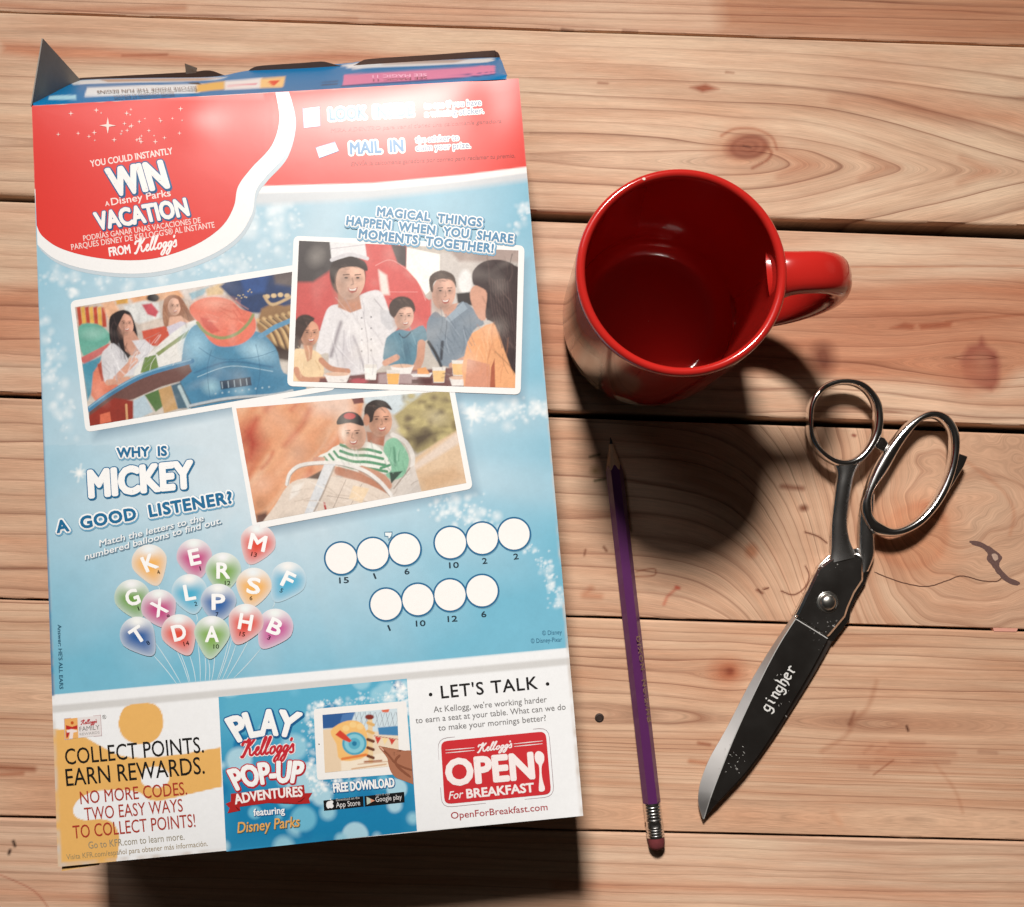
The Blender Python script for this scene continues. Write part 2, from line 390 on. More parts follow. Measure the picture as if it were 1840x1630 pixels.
        for q in ([(1553, 1352), (1566, 1341)], [(1578, 1350), (1590, 1345)], [(1575, 1366), (1605, 1367)], [(1620, 1352), (1715, 1354)], [(1640, 1369), (1705, 1370)], [(1545, 1378), (1560, 1379)], [(1600, 1335), (1660, 1336)], [(1760, 1351), (1790, 1353)]):
            p.line(q, 5, (168, 116, 98), soft=8, al=.5)
        p.ell(1600, 1356, 90, 24, (236, 200, 184), soft=30, al=.7)
        p.line([(1575, 1225), (1560, 1270), (1535, 1295), (1520, 1322), (1476, 1350)], 5, (206, 162, 140), soft=10, sm=5, al=.55); p.line([(1535, 1280), (1526, 1302)], 4, (175, 122, 100), soft=7, al=.8)
        p.line([(1605, 1366), (1570, 1392)], 2, (190, 140, 118), soft=4); p.line([(1680, 1372), (1716, 1420), (1730, 1460)], 3, (222, 184, 166), soft=8, sm=4, al=.6)
        p.line([(1629, 1305), (1632, 1313)], 4, (110, 75, 60), soft=3); p.line([(1255, 1335), (1275, 1338)], 4, (185, 125, 100), soft=6)
        p.line([(1240, 1368), (1300, 1376)], 6, (215, 165, 140), soft=8)
        p.line([(-60, 1375), (60, 1382)], 9, (190, 140, 118), soft=10); p.line([(-60, 1395), (40, 1390)], 6, (200, 150, 128), soft=8)
        p.line([(1495, 1460), (1510, 1480)], 6, (235, 205, 188), soft=12, al=.6)
    else:
        g = Y0+18*fbm(X/400, Y0/70, 31); g = g/17; late *= 0.62
        p.line([(24, 1512), (27, 1520)], 5, (50, 34, 28), soft=4); p.line([(18, 1528), (16, 1534)], 5, (60, 40, 34), soft=4)
        p.line([(1000, 1592), (1840, 1612), (2000, 1616)], 12, (236, 194, 174), soft=24, al=.8); p.line([(-100, 1600), (200, 1612)], 12, (236, 194, 174), soft=24, al=.8)
        p.line([(-10, 1568), (60, 1600), (92, 1640)], 2, (190, 90, 70), soft=3, sm=4, al=.7)
    return g, late
TONE = {0: (248, 240, 236), 1: (248, 240, 236), 2: (255, 253, 250), 3: (255, 250, 248), 4: (246, 236, 230), 5: (250, 240, 233), 6: (255, 251, 250), 7: (255, 251, 250)}
for k in range(len(tops)):
    T, B = tops[k](xs), bots[k](xs); c = chl[k]
    nr = 140
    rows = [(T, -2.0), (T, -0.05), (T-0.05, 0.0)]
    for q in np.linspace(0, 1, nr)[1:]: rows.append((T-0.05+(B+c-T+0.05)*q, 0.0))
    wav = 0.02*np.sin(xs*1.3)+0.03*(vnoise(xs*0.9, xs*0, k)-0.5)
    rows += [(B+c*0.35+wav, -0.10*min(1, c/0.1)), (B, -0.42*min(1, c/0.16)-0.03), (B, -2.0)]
    Vx = np.stack([np.stack([xs, r[0], np.full_like(xs, r[1])], -1) for r in rows], 1).reshape(-1, 3)
    X, Y = plan(Vx*[1, 1, 0])
    p = Paint(X, Y, TONE[k]); p.c = np.tile(lin(TONE[k]), (len(X), 1))
    p.mott(0.14, 1/150.0, 40+k); fs = fbm(X/420, (Y-0.031*X)/26, 60+k)-0.47; p.c = np.clip(p.c*np.stack([1+0.20*fs, 1+0.27*fs, 1+0.31*fs], -1), 0, 1.1)
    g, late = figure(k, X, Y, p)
    gap_shade = np.clip((-Vx[:, 2]-0.12)/0.35, 0, 1); p.c = p.c*(1-0.9*gap_shade)[:, None]  # shade inside the joints painted into the side walls, darker with depth
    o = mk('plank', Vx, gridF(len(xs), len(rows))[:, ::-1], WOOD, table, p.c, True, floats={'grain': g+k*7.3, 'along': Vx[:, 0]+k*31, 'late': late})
    sharpen(o, 50)
ub = [( -60, -60, -2.02), (60, -60, -2.02), (60, 60, -2.02), (-60, 60, -2.02), (-60, -60, -2.6), (60, -60, -2.6), (60, 60, -2.6), (-60, 60, -2.6)]
mk('void_backing', ub, [(0, 1, 2, 3), (7, 6, 5, 4), (0, 4, 5, 1), (1, 5, 6, 2), (2, 6, 7, 3), (3, 7, 4, 0)], DARKGAP, table)  # near-black backing, the dark below the joints put into its colour
# a sunk nail head and a splinter lying in a joint
def disc(cx, cy, r, z, n=20, ry=None):
    a = np.arange(n)/n*2*np.pi
    return np.stack([cx+r*np.cos(a), cy+(ry or r)*np.sin(a), np.full(n, z)], -1)
nc = at(1077, 1290)
V = np.concatenate([disc(nc[0], nc[1], 0.2, 0.004), disc(nc[0], nc[1], 0.13, 0.02), disc(nc[0], nc[1], 0.11, 0.004)])
mk('nail_head', V, [(i, (i+1) % 20, 20+(i+1) % 20, 20+i) for i in range(20)]+[(20+i, 20+(i+1) % 20, 40+(i+1) % 20, 40+i) for i in range(20)]+[tuple(range(40, 60))],
   simple('rusty_iron', lin((66, 52, 46)), 0.55, 0.5, var=0.4), table, smooth=False)
q = [at(x, y) for x, y in ((1784, 1128.2), (1829, 1129.4), (1826, 1135.2), (1786, 1134.6))]
V = np.array([(a[0], a[1], 0.015) for a in q]+[(a[0], a[1], -0.35) for a in q])
mk('splinter', V, [(0, 3, 2, 1), (0, 1, 5, 4), (1, 2, 6, 5), (2, 3, 7, 6), (3, 0, 4, 7)], simple('raw_splinter', lin((226, 160, 140)), 0.7, var=.1), table)
# ------------------------------------------------------------------ the cereal box
BH = 5.5                                        # height of the box as it lies
TL, TR, BR, BL = [at(x, y, BH) for x, y in ((57, 190), (932, 141), (1048, 1466), (104, 1558))]
bc = (TL+TR+BR+BL)/4
box = thing('cereal_box', 'blue and red printed cereal box lying on its front, back panel up, top torn open', 'cereal box', (bc[0], bc[1], 0))
EX, EY = (BR-BL+TR-TL)/2, (TL-BL+TR-BR)/2
def uv(P):
    d = P-bc; M = np.array([[EX[0], EY[0]], [EX[1], EY[1]]]); q = np.linalg.solve(M, d[..., :2].reshape(-1, 2).T).T+0.5
    return np.clip(q[:, 0], 0, 1).reshape(d.shape[:-1]), np.clip(q[:, 1], 0, 1).reshape(d.shape[:-1])
def swell(P):                                  # how far the card bows out of flat (cm)
    u, v = uv(P); w = 1-(2*u-1)**4
    s = 0.34*(1-np.exp(-(1-v)/0.06))*(1-np.exp(-v/0.10))*w
    s = s+0.05*np.exp(-((u-0.33)/0.05)**2-((v-0.965)/0.03)**2)-0.06*np.exp(-((u-0.94)/0.05)**2-((v-0.97)/0.05)**2)
    return s+0.035*(fbm(u*5, v*7, 77, 3)-0.45)*w*np.minimum(1, (1-v)/0.02)*np.minimum(1, v/0.02)
def sheet(x, y, layer=0.0):                    # plan point -> point on the bowed panel, 'layer' in hundredths of a mm
    z = np.full(np.shape(x), BH)
    for _ in range(3): z = BH+swell(at(x, y, z))
    P = at(x, y, z); P[..., 2] += np.asarray(layer)*0.001
    return P
def quadgrid(q, nu, nv):
    a, b = np.meshgrid(np.linspace(0, 1, nu), np.linspace(0, 1, nv), indexing='ij'); a = a.ravel()[:, None]; b = b.ravel()[:, None]
    q = np.array(q, float)
    P = (q[0]*(1-a)+q[1]*a)*(1-b)+(q[3]*(1-a)+q[2]*a)*b
    return P[:, 0], P[:, 1]
def flat(name, pts, col, layer, parent, cell=0, label=None):   # an evenly coloured printed shape
    P = np.array(pts, float); bm = bmesh.new()
    f = bm.faces.new([bm.verts.new((p[0], p[1], 0)) for p in P])
    bmesh.ops.triangulate(bm, faces=[f])
    if cell:
        for ax in (0, 1):
            for c in np.arange(math.floor(P[:, ax].min()/cell)*cell+cell, P[:, ax].max(), cell):
                co = [0, 0, 0]; no = [0, 0, 0]; co[ax] = c; no[ax] = 1
                bmesh.ops.bisect_plane(bm, geom=bm.verts[:]+bm.edges[:]+bm.faces[:], plane_co=co, plane_no=no)
    for k, v in enumerate(bm.verts): v.index = k
    V = np.array([v.co[:] for v in bm.verts]); F = [tuple(v.index for v in f.verts) for f in bm.faces]; bm.free()
    W = sheet(V[:, 0], V[:, 1], layer)
    F2 = []
    for f in F:
        a, b, c = W[f[0]], W[f[1]], W[f[2]]
        F2.append(f if (b[0]-a[0])*(c[1]-a[1])-(b[1]-a[1])*(c[0]-a[0]) > 0 else f[::-1])
    return mk(name, W, F2, INK, parent, lin(col), True, label)
def rounded(q, r, n=5):
    q = np.array(q, float); out = []
    for i in range(4):
        p, a, b = q[i], q[i-1], q[(i+1) % 4]
        s, e = p+(a-p)/np.linalg.norm(a-p)*r, p+(b-p)/np.linalg.norm(b-p)*r
        for t in np.linspace(0, 1, n): out.append((1-t)**2*s+2*t*(1-t)*p+t*t*e)
    return np.array(out)
def ellp(cx, cy, rx, ry=None, n=40):
    a = np.arange(n)/n*2*np.pi; return np.stack([cx+rx*np.cos(a), cy+(ry or rx)*np.sin(a)], -1)
class CropMap:                                  # artwork measured on an enlarged copy of the plan
    def __init__(s, ox, oy, k): s.ox, s.oy, s.k = ox, oy, k
    def __call__(s, *p):
        P = np.array(p[0] if len(p) == 1 else p, float); return P/s.k+np.array([s.ox, s.oy])
C1, C2, C3 = CropMap(40, 50, 3.704), CropMap(480, 80, 3.68), CropMap(100, 470, 4)
C4, C5, C6 = CropMap(500, 420, 4), CropMap(400, 690, 3.833), CropMap(80, 780, 3.469)
C7, C8 = CropMap(560, 900, 3.68), CropMap(80, 1230, 4.656)
C9, C10 = CropMap(380, 1210, 4.718), CropMap(730, 1190, 5.258)

_tc = {}
def glyphs(s, bold, shear, space):
    key = (s, bold, shear, space)
    if key not in _tc:
        c = bpy.data.curves.new('lettering', 'FONT'); c.body = s; c.size = 1; c.offset = bold; c.shear = shear
        c.space_character = space; c.resolution_u = 3; c.fill_mode = 'FRONT'
        o = bpy.data.objects.new('lettering', c); m = bpy.data.meshes.new_from_object(o)
        V = np.array([v.co[:2] for v in m.vertices]); F = [tuple(p.vertices) for p in m.polygons]
        bpy.data.objects.remove(o); bpy.data.curves.remove(c); bpy.data.meshes.remove(m)
        _tc[key] = (V, F)
    return _tc[key]
CAPH = None
def text(name, s, p0, p1, cap, col, layer, parent, bold=0.0, shear=0.0, mid=None, halo=(), space=1.0, fan=0.0, place=None):
    """lettering printed along p0 -> p1 on the plan; halo = ((colour, width, dx, dy), ...) from the bottom up"""
    global CAPH
    if CAPH is None: CAPH = glyphs('H', 0, 0, 1)[0][:, 1].max()
    V, F = glyphs(s, 0.0, shear, space); V0 = V
    x0, x1 = V0[:, 0].min(), V0[:, 0].max()
    t = (V[:, 0]-x0)/(x1-x0); h = V[:, 1]/CAPH*cap
    p0, p1 = np.array(p0, float), np.array(p1, float)
    ct = 2*np.array(mid, float)-0.5*(p0+p1) if mid is not None else (p0+p1)/2
    tt = t[:, None]
    B = (1-tt)**2*p0+2*tt*(1-tt)*ct+tt*tt*p1
    D = 2*(1-tt)*(ct-p0)+2*tt*(p1-ct); D /= np.linalg.norm(D, axis=1)[:, None]
    Nn = np.stack([D[:, 1], -D[:, 0]], -1)
    Q = B+Nn*h[:, None]+(p1-p0)*(fan*(t-0.5)*h/cap)[:, None]
    lay = place or sheet
    VV, FF, CV = [], [], []; z = layer; r = bold*cap/CAPH; cnt = 0
    for (hc, w, dx, dy) in list(halo)+[(col, 0, 0, 0)]:
        st = 1 if w+r == 0 else (8 if w+r < 0.6 else 14)
        for k in range(st):
            a = 2*np.pi*k/st
            q = Q+[dx+(w+r)*math.cos(a), dy+(w+r)*math.sin(a)]
            FF += [tuple(i+cnt for i in f) for f in F]; cnt += len(q); VV.append(lay(q[:, 0], q[:, 1], z)); CV.append(np.tile(lin(hc), (len(q), 1))); z += 0.2
        z += 2.6
    return mk(name, np.concatenate(VV), FF, INK, parent, np.concatenate(CV))
def ribbon(P, w0, w1=None, taper=False):
    P = np.array(P, float); d = np.gradient(P, axis=0); d /= np.linalg.norm(d, axis=1)[:, None]+1e-9
    n = np.stack([-d[:, 1], d[:, 0]], -1); w = np.linspace(w0, w1 if w1 is not None else w0, len(P))[:, None]/2
    if taper: w = w*np.clip(np.minimum(np.arange(len(P)), np.arange(len(P))[::-1])/2.0+0.45, 0, 1)[:, None]
    return P+n*w, P-n*w
def strokes(name, lines, col, layer, parent, halo=(), place=None):
    """pen strokes: lines = [(points, width), ...] on the plan"""
    lay = place or sheet; V, F, Cc = [], [], []; z = layer; n0 = 0
    for (hc, extra, dx, dy) in list(halo)+[(col, 0, 0, 0)]:
        for P, w in lines:
            a, b = ribbon(P, w+extra, taper=True); m = len(a)
            zz = z+np.arange(m)*0.03
            V += [lay(a[:, 0]+dx, a[:, 1]+dy, zz), lay(b[:, 0]+dx, b[:, 1]+dy, zz)]
            F += [(n0+i, n0+m+i, n0+m+i+1, n0+i+1) for i in range(m-1)]
            Cc.append(np.tile(lin(hc), (2*m, 1))); n0 += 2*m; z += 0.25
        z += 1.0
    return mk(name, np.concatenate(V), F, INK, parent, np.concatenate(Cc))
SCRIPT = [([(0.1, 1.25), (0.3, 1.75), (0.8, 1.75), (1.25, 2.2), (1.15, 1.7), (0.75, 0.6), (0.35, -0.1), (0.1, 0.1)], 1.25), ([(2.0, 2.15), (1.5, 1.5), (0.95, 1.05)], 1.1),
          ([(1.05, 1.12), (1.35, 0.8), (1.45, 0.2), (1.8, 0.05), (2.15, 0.4), (2.65, 0.7), (2.7, 1.0), (2.42, 0.9), (2.3, 0.4), (2.5, 0.05), (2.9, 0.25), (3.5, 1.4), (3.75, 2.1), (3.5, 2.0), (3.2, 1.0), (3.15, 0.25), (3.4, 0.05), (3.7, 0.4), (4.2, 1.4), (4.45, 2.1), (4.2, 2.0), (3.9, 1.0), (3.85, 0.25), (4.1, 0.05), (4.4, 0.35)], 1.0),
          ([(5.0, 0.95), (4.65, 0.7), (4.6, 0.2), (4.9, 0.05), (5.25, 0.4), (5.2, 0.85), (5.0, 0.95), (5.4, 0.8)], 1.0),
          ([(6.2, 0.95), (5.8, 0.85), (5.6, 0.4), (5.8, 0.1), (6.15, 0.5), (6.3, 0.95), (6.0, -0.4), (5.6, -0.95), (5.3, -0.8), (5.7, -0.2), (6.5, 0.4)], 1.0),
          ([(7.2, 0.95), (6.8, 0.85), (6.6, 0.4), (6.8, 0.1), (7.15, 0.5), (7.3, 0.95), (7.0, -0.4), (6.6, -0.95), (6.3, -0.8), (6.7, -0.2), (7.5, 0.4)], 1.0),
          ([(7.75, 1.85), (7.6, 1.4)], 1.2), ([(7.5, 0.4), (8.0, 1.05), (8.1, 0.6), (8.15, 0.15), (7.8, 0.0), (7.6, 0.2)], 1.0)]
def script(name, p0, p1, h, col, layer, parent, w, halo=()):
    p0, p1 = np.array(p0, float), np.array(p1, float); e = (p1-p0)/8.3; n = np.array([e[1], -e[0]]); n = n/np.linalg.norm(n)*h/2.2
    L = []
    for pts, ww in SCRIPT:
        P = spline(pts, 4); P = p0+P[:, :1]*e+P[:, 1:]*(n+e*0.25); L.append((P, w*ww))
    return strokes(name, L, col, layer, parent, halo)
def picture(name, q, step, base, fn, crop, layer, parent, label=None):
    q = np.array(q, float); nu = int(np.linalg.norm(q[1]-q[0])/step)+1; nv = int(np.linalg.norm(q[3]-q[0])/step)+1
    X, Y = quadgrid(q, nu, nv); p = Paint(X, Y, base, crop.ox, crop.oy, crop.k)
    fn(p)
    return mk(name, sheet(X, Y, layer), gridF(nu, nv)[:, ::-1], INK, parent, p.c, True, label)

# ---- the printed back panel
def back_panel(p):
    X, Y = p.X, p.Y
    ang = np.arctan2(Y-800, X-470); r = np.hypot((X-470), (Y-800)*0.9)
    ray_ = 0.5+0.5*np.sin(ang*17+2*np.sin(ang*3)+1.0); ray2 = vnoise(ang*5.5+9, ang*0, 5)
    wed = np.tanh(4*(vnoise(ang*7+3, ang*0, 15)-0.5)); t = np.clip((r-110)/600+(0.16*(ray_*0.45+ray2*0.75-0.55)+0.09*wed)*np.clip(r/260, 0, 1), 0, 1)
    low = np.clip((Y-880)/330, 0, 1)*np.clip(1.25-np.abs(X-540)/900, 0, 1); t = np.clip(t+0.42*low, 0, 1)
    p.c = lin((206, 221, 230))*(1-t[:, None])+lin((118, 184, 209))*t[:, None]
    p.mott(0.10, 1/26.0, 3)
    p.stars([(330, 440), (400, 430), (460, 395), (520, 380)], 90, 15, 5, .6); p.stars([(380, 465), (440, 470), (500, 440), (535, 390)], 60, 12, 4, .6)
    p.stars([(75, 500), (140, 500), (230, 505), (330, 490), (400, 470)], 80, 9, 4, .55); p.stars([(75, 590), (95, 640), (90, 680), (120, 740), (110, 770)], 70, 13, 4, .6); p.stars([(128, 500), (132, 540)], 14, 4, 4, .7)
    p.stars([(870, 470), (905, 430), (935, 395), (945, 370)], 50, 7, 3, .6); p.stars([(850, 745), (900, 740), (950, 735), (985, 728)], 110, 11, 4, .7)
    p.stars([(790, 905), (840, 925), (880, 935)], 110, 16, 3.5, .8); p.stars([(935, 975), (965, 1000), (985, 1030), (1000, 1060), (1000, 1100)], 100, 8, 3, .8)
    p.burst(143, 850, 16); p.burst(850, 745, 20)
    # red head band with its white and grey hem
    p.poly([(40, 120), (960, 120), (960, 322), (860, 336), (670, 358), (480, 368), (40, 372)], (206, 210, 214), soft=12)
    p.poly([(40, 120), (960, 120), (960, 309), (833, 326), (670, 342), (480, 347), (40, 352)], (242, 241, 240), soft=3)
    p.poly([(40, 120), (960, 120), (960, 298), (833, 314), (670, 329), (480, 334), (40, 340)], (226, 66, 58), soft=2.5)
    p.poly([(500, 120), (960, 120), (960, 190), (880, 185), (700, 170), (520, 175)], (214, 56, 50), soft=40, al=.5)
    # shades printed under the three photos
    for q in ([(140, 560), (560, 490), (590, 712), (168, 792)], [(545, 450), (950, 465), (944, 722), (530, 712)], [(432, 740), (826, 710), (863, 888), (470, 966)]):
        p.poly(q, (132, 158, 176), soft=14, al=.55)
    # the white foot of the panel
    p.poly([(60, 1255), (90, 1249), (560, 1207), (1023, 1164), (1080, 1158), (1080, 1600), (60, 1600)], (240, 241, 243), soft=2.5)
    p.line([(60, 1278), (91, 1275), (560, 1231), (1025, 1188), (1080, 1182)], 13, (210, 209, 208), soft=4)
    o8 = Paint(X, Y, (0, 0, 0), C8.ox, C8.oy, C8.k); o8.c = p.c; OR = (232, 180, 104); WH = (240, 241, 243)
    o8.poly(spline([(880, 157), (960, 200), (995, 310), (965, 420), (880, 490), (760, 495), (660, 440), (620, 330), (650, 220), (720, 170)], 6, True), OR, soft=5)
    o8.poly(np.concatenate([spline([(20, 375), (180, 380), (300, 420), (480, 520), (640, 595), (860, 612), (1150, 582), (1474, 525)], 6), spline([(1482, 855), (1200, 920), (1000, 965), (880, 965), (780, 900), (560, 882), (400, 900), (290, 960), (240, 1040), (262, 1105), (340, 1135), (480, 1128), (560, 1150), (610, 1220), (625, 1320), (600, 1500), (590, 1700)], 6), [(20, 1700)]]), OR, soft=5)
    o8.poly(spline([(820, 830), (826, 720), (930, 685), (1030, 730), (1042, 800), (1000, 850), (930, 862)], 6, True), WH, soft=5)
    p.c = o8.c; p.mott(0.04, 1/9.0, 8)
    # worn, slightly darker folded edges
    u, v = uv(at(X, Y, BH)); e = np.minimum(np.minimum(u*19.4, (1-u)*19.4), np.minimum(v*29.2, (1-v)*29.2))
    wear = np.clip(1-e/0.09, 0, 1)*np.clip(0.25+1.1*(vnoise(X/14, Y/14, 66)-0.35), 0, 1)
    p.c = p.c*(1-wear[:, None])+lin((206, 196, 188))*wear[:, None]
    le = np.clip(1-u*19.4/0.07, 0, 1)*((Y > 480) & (Y < 1250)); p.c = p.c*(1-.75*le[:, None])+lin((40, 92, 140))*.75*le[:, None]
q = [plan(c) for c in (TL, TR, BR, BL)]
nu, nv = 410, 600
X, Y = quadgrid(q, nu, nv); p = Paint(X, Y, (200, 200, 200)); back_panel(p)
panel = mk('back_panel', sheet(X, Y), gridF(nu, nv)[:, ::-1], INK, box, p.c, True)
# ---- the other walls of the carton
def wall(name, a, b, col, inset=0.0, rows=10, z0=0.03):
    n = 30; s = np.linspace(0, 1, n)[:, None]; P = a*(1-s)+b*s; V = []
    out = np.array([b[1]-a[1], a[0]-b[0], 0]); out /= np.linalg.norm(out)
    for k in range(rows):
        t = k/(rows-1); z = BH*(1-t)+z0*t
        V.append(np.stack([P[:, 0]+out[0]*(0.05*math.sin(math.pi*t)-inset), P[:, 1]+out[1]*(0.05*math.sin(math.pi*t)-inset), np.full(n, z)], -1))
    V = np.stack(V, 1).reshape(-1, 3)
    cols = np.tile(lin(col), (len(V), 1))
    return V, gridF(n, rows), cols
for nm, a, b, col in (('side_panel', TL, BL, (70, 140, 185)), ('side_panel', BR, TR, (70, 140, 185)), ('base_panel', BL, BR, (222, 214, 200))):
    V, F, c = wall(nm, a, b, col); mk(nm, V, F, INK, box, c, True)
a, b, c_, d = [np.array([v[0], v[1], 0.03]) for v in (TL, TR, BR, BL)]
mk('front_panel', [a, b, c_, d], [(0, 1, 2, 3)], INK, box, lin((200, 60, 50)))
# small open slit of the glued base at the lower left corner
s0, s1 = BL+(BR-BL)*0.005, BL+(BR-BL)*0.075
mk('base_flap', [s0+[0, 0, -.16], s1+[0, 0, -.16], s1+[0, -.10, -.12], s0+[0, -.2, -.13], s0+[0, 0, -.30], s1+[0, 0, -.30], s1+[0, -.10, -.2], s0+[0, -.2, -.22]],
   [(3, 2, 1, 0), (4, 5, 6, 7), (3, 7, 6, 2), (0, 4, 7, 3), (2, 6, 5, 1)], INK, box, lin((205, 160, 100)))
# ---- torn-open flaps at the top
ex = (TR-TL)/np.linalg.norm(TR-TL); ey = np.array([-ex[1], ex[0], 0]); ez = np.array([0, 0, 1.0])
th = math.radians(54); dv = ey*math.cos(th)-ez*math.sin(th); nf = np.cross(ex, dv)
top = np.array([(60, 187), (92, 166), (128, 146.5), (179, 142), (270, 140), (358, 139), (400, 136), (428, 130), (460, 125), (511, 120), (560, 117), (593, 116), (630, 113), (659, 110), (780, 107), (886, 103.5), (899, 106), (906, 122), (912, 138)], float)
ta = spline(top, 20); n1 = len(ta)
fr = np.linspace(0, 1, n1); hl = np.stack([60+(910-60)*fr, 190-(190-141)*((60+850*fr)-57)/875], -1)
nr = 16; PX = np.stack([hl*(1-t)+ta*t for t in np.linspace(0, 1, nr)], 1).reshape(-1, 2)
fp = Paint(PX[:, 0], PX[:, 1], (0, 112, 168)); CF = CropMap(0, 0, 1.957)
fq = Paint(PX[:, 0], PX[:, 1], (0, 112, 168), 0, 0, 1.957)
fq.poly([(245, 288), (350, 278), (700, 274), (800, 272), (760, 282), (640, 292), (260, 306)], (206, 212, 216), soft=5); fq.poly([(345, 280), (700, 275), (780, 274), (700, 288), (380, 296)], (176, 150, 134), soft=5, al=.8)
fq.poly([(310, 318), (720, 298), (700, 328), (298, 346)], (214, 218, 222), soft=4); fq.poly([(175, 346), (270, 342), (268, 354), (172, 358)], (160, 205, 222), soft=4)
fq.poly([(690, 302), (790, 284), (790, 312), (690, 326)], (216, 170, 90), soft=6); fq.poly([(790, 284), (920, 268), (918, 304), (790, 314)], (222, 216, 216), soft=4); fq.poly([(915, 270), (1002, 262), (994, 300), (914, 304)], (232, 190, 130), soft=4)
fq.poly([(940, 276), (985, 272), (960, 296)], (214, 70, 50), soft=4); fq.line([(800, 300), (900, 288)], 4, (214, 130, 150), soft=4)
fq.poly([(1208, 256), (1740, 236), (1742, 268), (1204, 298)], (206, 120, 160), soft=4); fq.poly([(1200, 230), (1290, 214), (1650, 208), (1735, 203), (1735, 220), (1650, 226), (1240, 238)], (214, 214, 216), soft=4)
fq.poly([(1330, 214), (1650, 208), (1600, 222), (1350, 226)], (180, 158, 148), soft=6, al=.8); fq.line([(1130, 282), (1186, 278)], 3, (20, 60, 100), soft=3); fq.line([(1130, 292), (1186, 288)], 3, (20, 60, 100), soft=3)
fq.line([(1480, 276), (1740, 262)], 2, (90, 70, 130), soft=2); fq.line([(1200, 299), (1742, 270)], 3, (30, 60, 120), soft=2)
V = onto(PX[:, 0], PX[:, 1], TL+np.array([0, 0, 0.0]), nf)
V = V+ey*0.0; off = nf*np.sign(nf[2])
bowt = np.tile(np.linspace(0, 1, nr), n1); V = V+off*(0.12*np.sin(np.pi*bowt)*np.repeat(np.sin(np.pi*fr*2.3+0.6), nr))[:, None]
tf = mk('top_flap', V, gridF(n1, nr), INK, box, fq.c, True, label='blue printed flap hanging down from the torn top')
# upside-down print on the flap, as it hangs
def onflap(x, y, layer=0): return onto(np.asarray(x), np.asarray(y), TL+off*(0.14+np.max(np.asarray(layer))*0.001), nf)
def ft(s, p0, p1, cap, col, bold=0.0):
    return text('flap_lettering', s, np.array(p0)/1.957, np.array(p1)/1.957, cap/1.957, col, 0, tf, bold=bold, place=onflap)
ft('BEFORE INSIDE THE FUN BEGINS', (690, 303), (340, 318), 9, (120, 110, 110)); ft('BEFORE CHOOSING AT KFR.COM', (610, 321), (400, 334), 8, (130, 120, 115))
ft('SEE MAGIC 11', (1500, 258), (1310, 264), 10, (236, 190, 214))
# the far flap, seen from its raw inside, shade put into the dark board colour
r0 = np.array([TL[0], TL[1], 0.1])+ey*0.1; th2 = math.radians(36); dv2 = ey*math.cos(th2)+ez*math.sin(th2); n2 = np.cross(ex, dv2)
top2 = spline([(143, 140), (180, 138), (332, 130), (368, 126.5), (384, 128), (400, 134), (420, 138), (440, 132), (452, 123), (470, 118), (542, 113), (577, 110.5), (592, 113), (612, 118), (636, 117), (649, 110), (669, 105.5), (780, 98), (879, 91), (890, 92), (897, 98), (903, 120)], 6)
hb = onto(top2[:, 0], top2[:, 1], r0, n2); L1 = len(hb)
foot = np.array([r0+ex*(((P-r0) @ ex)) for P in hb]); V = np.concatenate([hb, foot, hb+n2*0.05, foot+n2*0.05])
F = [(i, i+1, L1+i+1, L1+i) for i in range(L1-1)]+[(2*L1+i+1, 2*L1+i, 3*L1+i, 3*L1+i+1) for i in range(L1-1)]+[(i+1, i, 2*L1+i, 2*L1+i+1) for i in range(L1-1)]
mk('rear_flap', V, F, simple('shaded_brown_board', lin((92, 68, 58)), 0.85, var=.15, bump=.1), box, label='raw grey-brown inside of the far flap, shade in its colour')
# the dust flap standing out at the top left corner
tip = at(77, 69, BH); dd = (tip-TL); V = []
for e in (0, 1):
    o_ = np.array([-0.05*e, 0, 0])
    V += [TL+o_, tip+o_, np.array([tip[0]+.4, tip[1]-.3, 0.6])+o_, np.array([TL[0], TL[1], 0.1])+o_]
mk('dust_flap', V, [(0, 1, 2, 3), (7, 6, 5, 4), (0, 4, 5, 1), (1, 5, 6, 2), (2, 6, 7, 3)], simple('grey_board', lin((150, 142, 134)), 0.8, var=.1, bump=.1), box, label='grey dust flap sticking out past the top left corner')
tt_ = at(332, 114, 4.6), at(354, 122, 4.6), at(352, 130, 4.0), at(334, 132, 4.0)
mk('torn_tab', list(tt_)+[v-[0, 0, .05] for v in tt_], [(0, 3, 2, 1), (4, 5, 6, 7), (0, 1, 5, 4), (1, 2, 6, 5), (2, 3, 7, 6), (3, 0, 4, 7)], BOARD, box)

# ---- red badge with white outline, running off the top left corner
def badge(pts, grow):
    P = np.array(pts, float); c = np.array([255, 300.0]); d = P-c; return P+d/np.linalg.norm(d, axis=1)[:, None]*grow
edge = np.concatenate([[(58.5, 191.5)], [(495, 166.5)], spline([(495, 166.5), (502, 215), (488, 262), (452, 302), (428, 335), (420, 372), (398, 408), (352, 440), (290, 462), (232, 468), (165, 462), (108, 446), (76, 424), (66, 405)], 6)])
hem = np.concatenate([[(58.5, 191.5)], [(519, 165)], spline([(519, 165), (529, 217), (514, 276), (478, 318), (460, 344), (453, 384), (427, 426), (376, 460), (302, 485), (232, 492), (155, 484), (100, 466), (67.5, 440)], 6)])
hem2 = hem.copy(); hem2[3:-1] += np.array([3, 7])
bd = flat('red_badge', hem, (241, 240, 240), 8, box, 14, label='round-bottomed red badge with thick white outline')
flat('badge_hem', hem2, (196, 208, 216), 4, bd, 14)
rb = flat('badge_field', edge, (222, 58, 50), 12, bd, 14)
def sparkle(cx, cy, r): return [(cx+(r if k % 2 == 0 else r*0.22)*math.cos(k*math.pi/4), cy+(r if k % 2 == 0 else r*0.22)*math.sin(k*math.pi/4)) for k in range(8)]
V, F, n0 = [], [], 0
